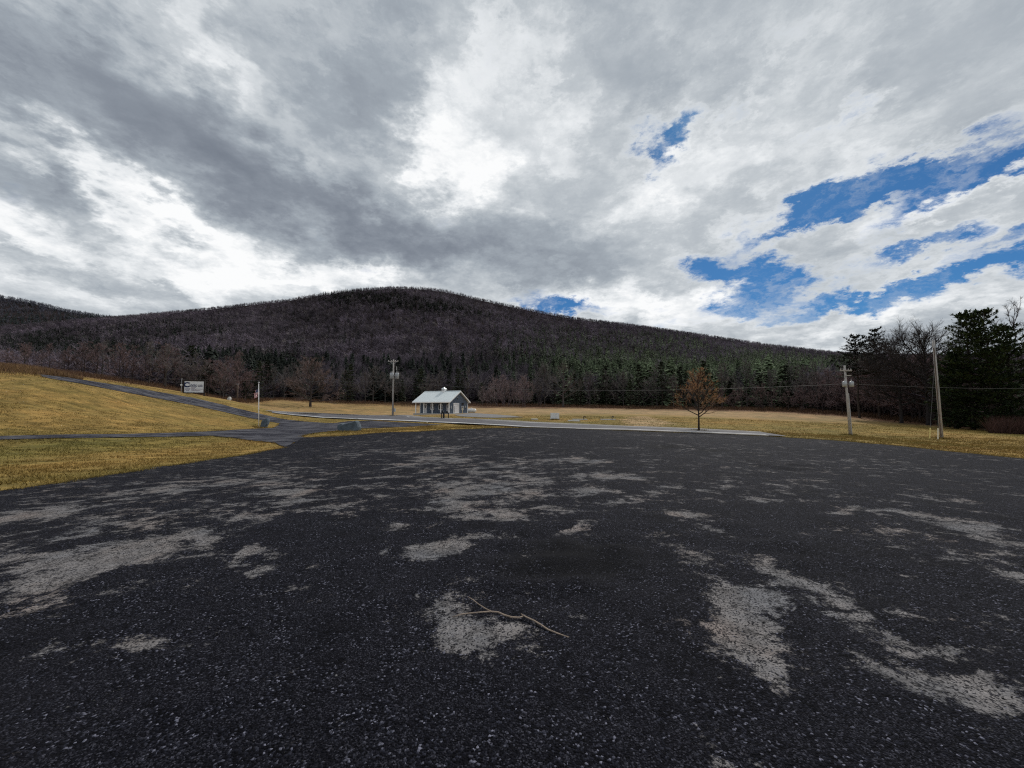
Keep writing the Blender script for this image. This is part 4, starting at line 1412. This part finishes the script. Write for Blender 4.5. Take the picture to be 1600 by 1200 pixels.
mb = MB(); mb.add([(cx - .52, cy - .52, RH + .62), (cx + .52, cy - .52, RH + .62), (cx + .52, cy + .52, RH + .62), (cx - .52, cy + .52, RH + .62), (cx, cy, RH + 1.12)],
                  [(0, 1, 4), (1, 2, 4), (2, 3, 4), (3, 0, 4), (3, 2, 1, 0)])
mb.build('cupola_roof', M['roof'], roof)
mb = MB()
for zz in range(4):
    mb.box((cx - .26, cy - .40, RH + .18 + zz * .1), (cx + .26, cy - .382, RH + .23 + zz * .1))
mb.build('cupola_louvre', M['galv'], roof)
for px_x in (-8.9, -6.68, -4.45, -2.22, -.09):
    MB().box((px_x - .10, .0, .10), (px_x + .10, .17, EH - .14)).build('porch_post', M['white'], house)
MB().box((-L_, .0, EH - .14), (.02, .17, EH + .16)).build('porch_beam', M['white'], house)
MB().box((-L_ - .01, rec - .03, .10), (-L_ + .14, rec + .14, EH + .1)).build('corner_trim', M['white'], house)
MB().box((-.12, W_ - .16, .10), (.035, W_ + .02, EH - .12)).build('corner_trim', M['white'], house)
for dx, lab in ((-7.55, 'white porch door with dark glass at the left'), (-1.25, 'white porch door near the gable')):
    d = MB().box((dx - .5, rec - .07, .12), (dx + .5, rec - .027, 2.25)).build('door', M['door'], house, label=lab)
    MB().box((dx - .2, rec - .085, 1.35), (dx + .2, rec - .072, 2.0)).build('pane', M['glass'], d)
    MB().tube([(dx + .38, rec - .13, 1.05), (dx + .38, rec - .07, 1.05)], .03, 8).build('handle', M['galv'], d)
for wx in (-5.6, -3.35):
    wdw = MB()
    wdw.box((wx - .5, rec - .07, .85), (wx - .38, rec - .027, 2.1)); wdw.box((wx + .38, rec - .07, .85), (wx + .5, rec - .027, 2.1))
    wdw.box((wx - .38, rec - .07, .85), (wx + .38, rec - .027, .97)); wdw.box((wx - .38, rec - .07, 1.98), (wx + .38, rec - .027, 2.1))
    wdw = wdw.build('window', M['white'], house)
    MB().box((wx - .38, rec - .05, .97), (wx + .38, rec - .03, 1.98)).build('pane', M['glass'], wdw)
g0, g1 = 1.75, 4.25
mb = MB(); mb.box((.028, g0, .10), (.09, g0 + .18, 2.45)); mb.box((.028, g1 - .18, .10), (.09, g1, 2.45)); mb.box((.028, g0 + .18, 2.25), (.09, g1 - .18, 2.45))
gd = mb.build('garage_door', M['white'], house)
mb = MB()
for zz in range(4):
    mb.box((.03, g0 + .2, .12 + zz * .52), (.06, g1 - .2, .12 + zz * .52 + .5))
mb.build('panel', M['door'], gd)
MB().box((.063, g0 + .28, .2), (.075, g0 + .42, 1.75)).build('dark_slot', M['black'], gd)
wdw = MB(); wdw.box((.028, 5.45, .85), (.07, 5.55, 1.75)); wdw.box((.028, 6.25, .85), (.07, 6.35, 1.75)); wdw.box((.028, 5.55, .85), (.07, 6.25, .95)); wdw.box((.028, 5.55, 1.65), (.07, 6.25, 1.75))
wdw = wdw.build('window', M['white'], house)
MB().box((.03, 5.55, .95), (.045, 6.25, 1.65)).build('pane', M['glass'], wdw)
MB().box((.028, 5.55, 2.0), (.14, 6.3, 2.5)).build('wall_vent', M['black'], house)
MB().box((.028, 6.9, 1.35), (.16, 7.4, 1.85)).build('electric_meter', M['galv'], house)
MB().box((.028, .6, 1.2), (.12, .95, 1.8)).build('utility_box', M['galv'], house)
lp = MB().box((.028, 3.35, 3.55), (.10, 3.75, 3.75)).build('wall_lamp', M['galv'], house)
MB().lathe([(.14, 0), (.12, .12), (.05, .18)], (.18, 3.55, 3.42), 10).build('lamp_shade', M['black'], lp)

ca, sa = math.cos(AL), math.sin(AL)


def hw(x, y):
    return np.array([hb[0] + x * ca + y * sa, hb[1] - x * sa + y * ca])


p = hw(.7, 4.75); o = empty('bollard', (p[0], p[1], tz(*p)), 0, 'yellow post beside the white garage door of the blue grey building', 'bollard')
MB().lathe([(.09, -.1), (.09, 1.25), (.075, 1.32), (.03, 1.35)], n=12).build('post', M['cream'], o, True)
MB().lathe([(.094, 1.0), (.094, 1.1)], n=12).build('band', M['yellow'], o)
p = hw(-.05, W_ + 2.0); tk = empty('propane_tank', (p[0], p[1], tz(*p) - .22), -AL + .25, 'white propane tank lying beside the rear corner of the blue grey building', 'tank')
mb = MB(); prof = [(-1.25, .02), (-1.2, .2), (-1.1, .34), (-.95, .44), (-.75, .47), (.75, .47), (.95, .44), (1.1, .34), (1.2, .2), (1.25, .02)]
mb.tube([(a_, 0, .75) for a_, _ in prof], [r_ for _, r_ in prof], 18); mb.build('tank_body', M['tank'], tk, True)
for a_ in (-.7, .7):
    MB().box((a_ - .1, -.4, -.1), (a_ + .1, .4, .42)).build('cradle', M['concrete'], tk)
MB().lathe([(.2, 0), (.2, .16), (.12, .22)], (0, 0, 1.2), 12).build('valve_dome', M['tank'], tk)

# mailboxes on a timber stand across the road
p = spot(696, 58.5); o = empty('mailbox_stand', p, .1, 'dark timber stand with two mailboxes across the road before the porch', 'mailbox')
for xx in (-.55, .5):
    MB().box((xx - .06, -.06, -.3), (xx + .06, .06, .85)).build('post', M['sign_wood'], o)
MB().box((-.75, -.09, .85), (.75, .09, .95)).build('rail', M['sign_wood'], o)
MB().box((-.34, -.1, .1), (-.08, .1, .85)).build('newspaper_box', M['black'], o)
for xx in (-.36, .3):
    mb = MB(); pr = [(-.12, .952), (.12, .952), (.12, 1.1)] + [(.12 * math.cos(t_), 1.1 + .12 * math.sin(t_)) for t_ in np.linspace(.3, PI - .3, 6)] + [(-.12, 1.1)]
    pr = [(q[0] + xx, q[1]) for q in pr]
    mb.prism(pr, -.28, .25, 'y'); bx_ = mb.build('mailbox', M['black'], o)
    MB().box((xx + .122, -.1, 1.05), (xx + .14, -.06, 1.28)).build('flag', M['galv'], bx_)

# white utility cabinet and well heads with their vents in the field
p = spot(866.5, 55); o = empty('utility_cabinet', p, math.radians(-4), 'white metal utility cabinet standing in the field behind the road', 'cabinet')
MB().box((-.72, -.5, -.2), (.72, .5, .06)).build('plinth', M['concrete'], o)
MB().box((-.62, -.4, .06), (.62, .4, .86)).build('housing', M['cabinet'], o, bevel=.015)
MB().box((-.65, -.43, .862), (.65, .43, .92)).build('lid', M['cabinet'], o, bevel=.01)
d = MB().box((-.56, -.42, .12), (.56, -.402, .82)).build('door', M['cabinet'], o)
MB().box((.10, -.44, .70), (.22, -.422, .76)).build('handle', M['galv'], d)


def vent(px_, slab_px, dep, lab, lab2):
    p = spot(px_, dep); o = empty('vent_pipe', p, 0, lab, 'vent pipe')
    mb = MB(); a_ = [(0, 0, -.2), (0, 0, .42)] + [(.11 - .11 * math.cos(t_), 0, .42 + .11 * math.sin(t_)) for t_ in np.linspace(.3, PI, 7)] + [(.22, 0, .34)]
    mb.tube(a_, .055, 10); mb.build('pipe', M['black'], o, True)
    MB().lathe([(.09, -.1), (.09, .05)], n=12).build('collar', M['galv'], o)
    if slab_px:
        p = spot(*slab_px); o = MB().box((-1.0, -.6, -.2), (1.0, .6, .10)).build('concrete_slab', M['concrete'], bevel=.02); o.location = [float(v) for v in p]; tag(o, lab2, 'slab')


vent(911.5, (905, 54.5), 54, 'hooked dark vent pipe nearer the white utility cabinet', 'flat pale slab in the grass beside the hooked vent pipe nearer the cabinet')
vent(955.5, (949, 55), 54.5, 'hooked dark vent pipe farther right from the white utility cabinet', 'flat pale slab in the grass beside the right hooked vent pipe')
for (px_, dd_, w_, lab) in ((835, 54, .45, 'small pale slab in the grass left of the white utility cabinet'), (896, 50.5, .75, 'long pale slab at the road verge right of the white utility cabinet')):
    p = spot(px_, dd_); o = MB().box((-w_, -.5, -.2), (w_, .5, .13)).build('concrete_slab', M['grey_stone'], bevel=.03); o.location = [float(v) for v in p]; tag(o, lab, 'slab')


# ------------------------------------------------------------------ stones
def stone(name, loc, outline, depth, mat, label, seed):
    """a rough block from its front outline (x, z), split faces and a cut back"""
    r_ = random.Random(seed)
    mb = MB(); n = len(outline)
    cx_ = sum(q[0] for q in outline) / n; cz_ = sum(q[1] for q in outline) / n
    rings = []
    for yy, s in ((-.02, .86), (.10, .99), (depth * .5, 1.0), (depth * .85, .86), (depth, .6)):
        rings.append([(cx_ + (q[0] - cx_) * s + r_.uniform(-.03, .03), yy + r_.uniform(-.05, .05) + (q[1] * .22), max(-.15, cz_ + (q[1] - cz_) * s + r_.uniform(-.025, .025))) for q in outline])
    vs = [q for g_ in rings for q in g_]; fs = []
    for i in range(len(rings) - 1):
        for k_ in range(n):
            k2 = (k_ + 1) % n; fs.append((i * n + k_, i * n + k2, (i + 1) * n + k2, (i + 1) * n + k_))
    fs.append(tuple(range(n))); fs.append(tuple((len(rings) - 1) * n + k_ for k_ in range(n)))
    mb.add(vs, fs)
    o = mb.build(name, mat, bevel=.03); o.location = [float(v) for v in loc]
    return tag(o, label, 'boulder')


p = spot(543, 37.5)
k = 37.5 / F
stone('boulder', p, [(-.55, -.15), (-1.0, .25), (-1.02, .62), (-.75, .78), (-.45, .72), (-.1, .82), (.35, .92), (.78, 1.06), (.92, 1.0), (1.22, .42), (1.2, .1), (1.0, -.15)], 1.1, M['blue_stone'],
      'large wedge shaped blue grey boulder on the grass beside the driveway', 4)
p = spot(413.5, 47)
stone('boulder', p, [(-.38, -.1), (-.42, .5), (-.36, .92), (-.1, 1.0), (.1, 1.22), (.3, 1.2), (.42, .9), (.40, .5), (.3, .2), (.28, -.1)], .6, M['blue_stone'],
      'upright mottled blue grey stone beside the flagpole', 9)
p = spot(358, 75)
stone('pale_stone', p, [(-.3, -.1), (-.32, .3), (-.15, .62), (.12, .6), (.32, .2), (.3, -.1)], .5, M['grey_stone'], 'small pale stone in the grass right of the billboard', 12)

# ------------------------------------------------------------------ poles
def px_h(py0, py1, dep): return (py0 - py1) * dep / F


p = spot(614.5, 68)
H = px_h(650, 561.5, 68)
up1 = empty('utility_pole', p, 0, 'tall wooden utility pole with two grey transformers left of the blue grey building', 'utility pole')
MB().tube([(0, 0, -.6), (0, 0, H * .5), (-.04, 0, H)], [.17, .145, .11], 12).build('pole', M['pole'], up1, True)
MB().tube([(.16, -.05, 0), (.15, -.05, H * .62)], .035, 6).build('conduit_or_lit_strip', M['pole_dark'], up1)
ca_ = MB().box((-.95, -.19, H - .42), (.85, -.12, H - .30)).build('crossarm', M['pole'], up1)
for xx in (-.85, -.35, .35, .78):
    MB().lathe([(.02, 0), (.05, .04), (.05, .1), (.02, .14)], (xx, -.155, H - .298), 8).build('insulator', M['ceramic'], ca_)
for s in (-1, 1):
    MB().tube([(s * .55, -.16, H - .42), (s * .06, -.15, H - .95)], .022, 6).build('brace', M['galv'], up1)
for xx, yy in ((-.17, -.42), (.68, -.12)):
    tr_ = MB().lathe([(.27, 0), (.33, .03), (.33, .98), (.30, 1.03), (.1, 1.06)], (xx, yy, H - 3.45), 16).build('transformer', M['galv'], up1, True)
    for q in (-.12, .12):
        MB().lathe([(.03, 0), (.05, .05), (.05, .2), (.02, .26)], (xx + q, yy, H - 2.40), 8).build('bushing', M['ceramic'], tr_)
MB().box((.12, -.2, H - 2.9), (.4, -.08, H - 2.8)).build('bracket', M['galv'], up1)
for zz in (1.4, 1.75):
    MB().tube([(.1, 0, H - zz), (.55, -.1, H - zz + .12)], .03, 6).build('cutout_arm', M['pole_dark'], up1)
    MB().tube([(.55, -.1, H - zz + .14), (.62, -.12, H - zz - .22)], .05, 8).build('fuse_cutout', M['ceramic'], up1)
MB().box((.2, -.15, .75), (.48, .08, 1.35)).build('meter_box', M['galv'], up1)

p = spot(1324.5, 40)
H2 = px_h(680, 571, 40)
up2 = empty('utility_pole', p, 0, 'short grey utility pole with two transformer cans in the right hand field', 'utility pole')
LX = -.22


def lean2(z): return LX * z / H2


MB().tube([(0, 0, -.5), (lean2(H2 * .5), 0, H2 * .5), (LX, 0, H2)], [.125, .105, .085], 12).build('pole', M['pole'], up2, True)
MB().tube([(.12, -.06, 0), (lean2(H2 * .6) + .11, -.06, H2 * .6)], .04, 8).build('conduit_or_lit_strip', M['conduit_or_lit_strip'], up2)  # added pale strip, paints the sunlit right side of the pole
c2_ = MB().box((-.62 + LX, -.18, H2 - .62), (.58 + LX, -.10, H2 - .50)).build('crossarm', M['pole'], up2)
for xx in (-.55, -.25, .25, .5):
    MB().lathe([(.02, 0), (.05, .04), (.05, .1), (.02, .14)], (xx + LX, -.14, H2 - .498), 8).build('insulator', M['ceramic'], c2_)
MB().box((-.1 + LX, -.18, H2 - 1.12), (.5 + LX, -.10, H2 - 1.02)).build('crossarm', M['pole'], up2)
for xx in (-.34, .38):
    tr_ = MB().lathe([(.16, 0), (.20, .03), (.20, .5), (.17, .54), (.05, .57)], (xx + LX + .06, -.2, H2 - 2.25), 14).build('transformer', M['galv'], up2, True)
    MB().lathe([(.03, 0), (.045, .04), (.045, .14), (.02, .18)], (xx + LX + .06, -.2, H2 - 1.69), 8).build('bushing', M['ceramic'], tr_)
MB().box((-.3 + LX, -.1, H2 - 2.0), (.4 + LX, -.02, H2 - 1.92)).build('bracket', M['galv'], up2)

p = spot(1466, 37)
H3 = px_h(684, 530, 37)
LX3 = -.18
up3 = empty('utility_pole', p, 0, 'tall bare leaning pole with guy wires in front of the dark pines', 'utility pole')
MB().tube([(0, 0, -.5), (LX3 * .5, 0, H3 * .5), (LX3, 0, H3)], [.135, .12, .095], 12).build('pole', M['pole'], up3, True)
MB().tube([(-.125, -.05, -.3), (LX3 * .9 - .11, -.05, H3 * .92)], .04, 8).build('shade_strip', M['pole_dark'], up3)  # added dark strip, paints the shaded left side of the pole
for zz, gx_, gy_ in ((H3 * .95, -1.62, -.4), (H3 * .60, -1.38, -.9)):
    gxp, gyp = p[0] + gx_, p[1] + gy_
    gz_ = tz(gxp, gyp) - p[2]
    a_ = Vector((LX3 * zz / H3, -.15, zz)); b_ = Vector((gx_, gy_, gz_))
    gw = MB().tube([a_, a_.lerp(b_, .5), b_], .014, 6).build('guy_wire', M['guy'], up3)
    L1 = (a_ - b_).length
    MB().tube([b_ + Vector((0, 0, -.1)), b_.lerp(a_, 1.05 / L1)], .045, 8).build('guy_guard', M['yellow'] if zz > 5 and gy_ > -.5 else M['cream'], gw)

# overhead lines
def span(a_, b_, sag, label, r=.012):
    a_, b_ = Vector(a_), Vector(b_)
    P_ = []
    for i in range(25):
        t_ = i / 24
        q = a_.lerp(b_, t_); q.z -= 4 * sag * t_ * (1 - t_); P_.append(q)
    o = MB().tube(P_, r, 5).build('power_line', M['wire'])
    return tag(o, label, 'wire', 'overhead lines')


A1 = Vector(up1.location) + Vector((0, -.15, H - 4.0)); B1 = Vector(up2.location) + Vector((LX * .7, -.15, H2 * .735))
span(A1, B1, 1.1, 'long sagging line between the two utility poles with transformers')
span(B1, at(1720, 606, 36), .25, 'line running right from the short utility pole past the pines', .010)
span(A1, at(-250, 560, 100), 1.5, 'line running left from the tall utility pole with transformers', .010)

# ------------------------------------------------------------------ flagpole and flag
p = spot(407, 48)
HF = px_h(668, 600, 48)
fp = empty('flagpole', p, 0, 'white flagpole standing beside the drive junction', 'flagpole')
TX = -.22
MB().tube([(0, 0, -.3), (TX, 0, HF)], [.05, .032], 10).build('pole', M['white'], fp, True)
MB().lathe([(.01, 0), (.08, .05), (.10, .11), (.08, .17), (.01, .22)], (TX, 0, HF), 12).build('finial', M['galv'], fp, True)
MB().lathe([(.16, -.1), (.16, .03), (.08, .08)], n=12).build('base_collar', M['galv'], fp)
fl = []; fc = []; ft = []
NS, NTt = 30, 26
fx, fz = TX * .86 - .04, HF - .62
for j in range(NTt + 1):
    for i in range(NS + 1):
        s, t_ = i / NS, j / NTt
        x = fx - .03 - .42 * s ** .8 * (1 - .25 * t_) + .07 * math.sin(s * 9 + t_ * 2)
        yv = .14 * math.sin(s * 11 + t_ * 1.5)
        z = fz - .72 * t_ - .62 * s ** 1.25
        fl.append((x, yv, z))
        star = s < .4 and t_ < .54
        if star:
            c = (.62, .62, .66) if (i % 3 == 1 and j % 3 == 1) else (.015, .022, .09)
        else:
            c = (.42, .02, .03) if int(t_ * 12.99) % 2 == 0 else (.68, .66, .66)
        fc.append(c)
for j in range(NTt):
    for i in range(NS):
        a_ = j * (NS + 1) + i; ft.append((a_, a_ + 1, a_ + NS + 2, a_ + NS + 1))
fo = np_mesh('flag', np.array(fl) + p[None], np.array(ft), M['flag'], np.array(fc), smooth_=True)
tag(fo, 'limp striped flag with blue starred corner hanging on the flagpole', 'flag')

# ------------------------------------------------------------------ billboard
dB = 72.0
q0, q1 = spot(288.5, dB), spot(318.5, dB + 1.0)
cB = (q0 + q1) / 2
kB = dB / F
wB = float(np.linalg.norm((q1 - q0)[:2])) / 2
ang = math.atan2(q1[1] - q0[1], q1[0] - q0[0])
zt = at(303, 595.5, dB)[2] - cB[2]; zb = at(303, 613, dB)[2] - cB[2]
bb = empty('billboard', cB, ang, 'white billboard with navy lettering in a dark frame above the drive', 'billboard')
MB().box((-wB, -.05, zb), (wB, .05, zt)).build('board', M['sign_face'], bb)
for s in (-1, 1):
    MB().box((s * (wB + .14) - .11, -.09, -.8), (s * (wB + .14) + .11, .09, zt + .22)).build('post', M['sign_wood'], bb)
MB().box((-wB - .02, -.085, zt + .01), (wB + .02, .085, zt + .24)).build('top_rail', M['sign_wood'], bb)
MB().box((-wB - .02, -.085, zb - .22), (wB + .02, .085, zb - .01)).build('bottom_rail', M['sign_wood'], bb)
hB = zt - zb


def rel(a, b_): return (-wB + 2 * wB * a, zt - hB * b_)


def bar(mb, a0, b0, a1, b1, y=-.062):
    x0, z1 = rel(a0, b0); x1, z0 = rel(a1, b1)
    mb.box((x0, y, z0), (x1, -.052, z1))


mb = MB()                                   # big initial C with its swash
cx_, cz_ = rel(.15, .32)
for i in range(11):
    t0, t1 = .75 + i * (2 * PI - 1.5) / 11, .75 + (i + 1) * (2 * PI - 1.5) / 11
    r0, r1 = .13 * hB, .24 * hB
    mb.add([(cx_ + r_ * 1.25 * math.cos(t_), yy, cz_ + r_ * math.sin(t_)) for yy in (-.062, -.052) for (r_, t_) in ((r0, t0), (r1, t0), (r1, t1), (r0, t1))],
           [(0, 1, 2, 3), (7, 6, 5, 4), (0, 4, 5, 1), (1, 5, 6, 2), (2, 6, 7, 3), (3, 7, 4, 0)])
xx = .26
for i, wch in enumerate((.05, .045, .06, .05, .05, .04)):
    bar(mb, xx, .27, xx + wch * .35, .41); bar(mb, xx + wch * .35, .27 if i % 2 else .37, xx + wch, .31 if i % 2 else .41); bar(mb, xx + wch * .7, .31, xx + wch, .41 if i % 2 else .37); xx += wch + .014
bar(mb, .66, .34, .70, .37)
xx = .73
for i in range(3):
    bar(mb, xx, .29, xx + .02, .41); bar(mb, xx + .02, .31, xx + .055, .345); bar(mb, xx + .035, .36, xx + .055, .41); xx += .075
bar(mb, .10, .45, .66, .49); bar(mb, .70, .45, .95, .50)
mb.build('lettering', M['navy'], bb, label='navy lettering with a large initial C')
mb = MB()
for (row, a0, a1) in ((.57, .36, .60), (.66, .06, .30), (.66, .36, .55), (.70, .62, .94), (.75, .36, .60), (.76, .05, .28), (.84, .10, .28), (.84, .38, .86)):
    xx = a0; kk = 0
    while xx < a1 - .02:
        ww = .02 + .012 * (kk * 7 % 3)
        bar(mb, xx, row - .025, xx + ww, row + .02); xx += ww + .012; kk += 1
mb.build('lettering', M['plum'], bb, label='rows of small plum lettering')
lpB = MB().tube([(-wB - .42, -.1, -.6), (-wB - .42, -.1, zt + .55)], .05, 8).build('light_post', M['galv'], bb)
MB().box((-wB - .55, -.25, zt - .85), (-wB - .28, -.12, zt - .60)).build('lamp', M['white'], lpB)

# small posts
p = spot(372, 78); o = empty('wooden_post', p, 0, 'thin dark post at the end of the tree line right of the billboard', 'post')
MB().tube([(0, 0, -.3), (0, 0, 3.6)], [.1, .08], 8).build('post', M['pole_dark'], o, True)
MB().box((-.1, -.1, 3.6), (.1, .1, 3.66)).build('cap', M['galv'], o)
p = hit(667, 669); o = empty('marker_stake', p, 0, 'short rusty stake in the grass strip between lot and road', 'stake')
MB().tube([(0, 0, -.2), (.01, 0, .5)], [.025, .022], 6).build('stake', M['pole_dark'], o)
MB().box((-.03, -.03, .5), (.05, .03, .56)).build('cap', M['cream'], o)
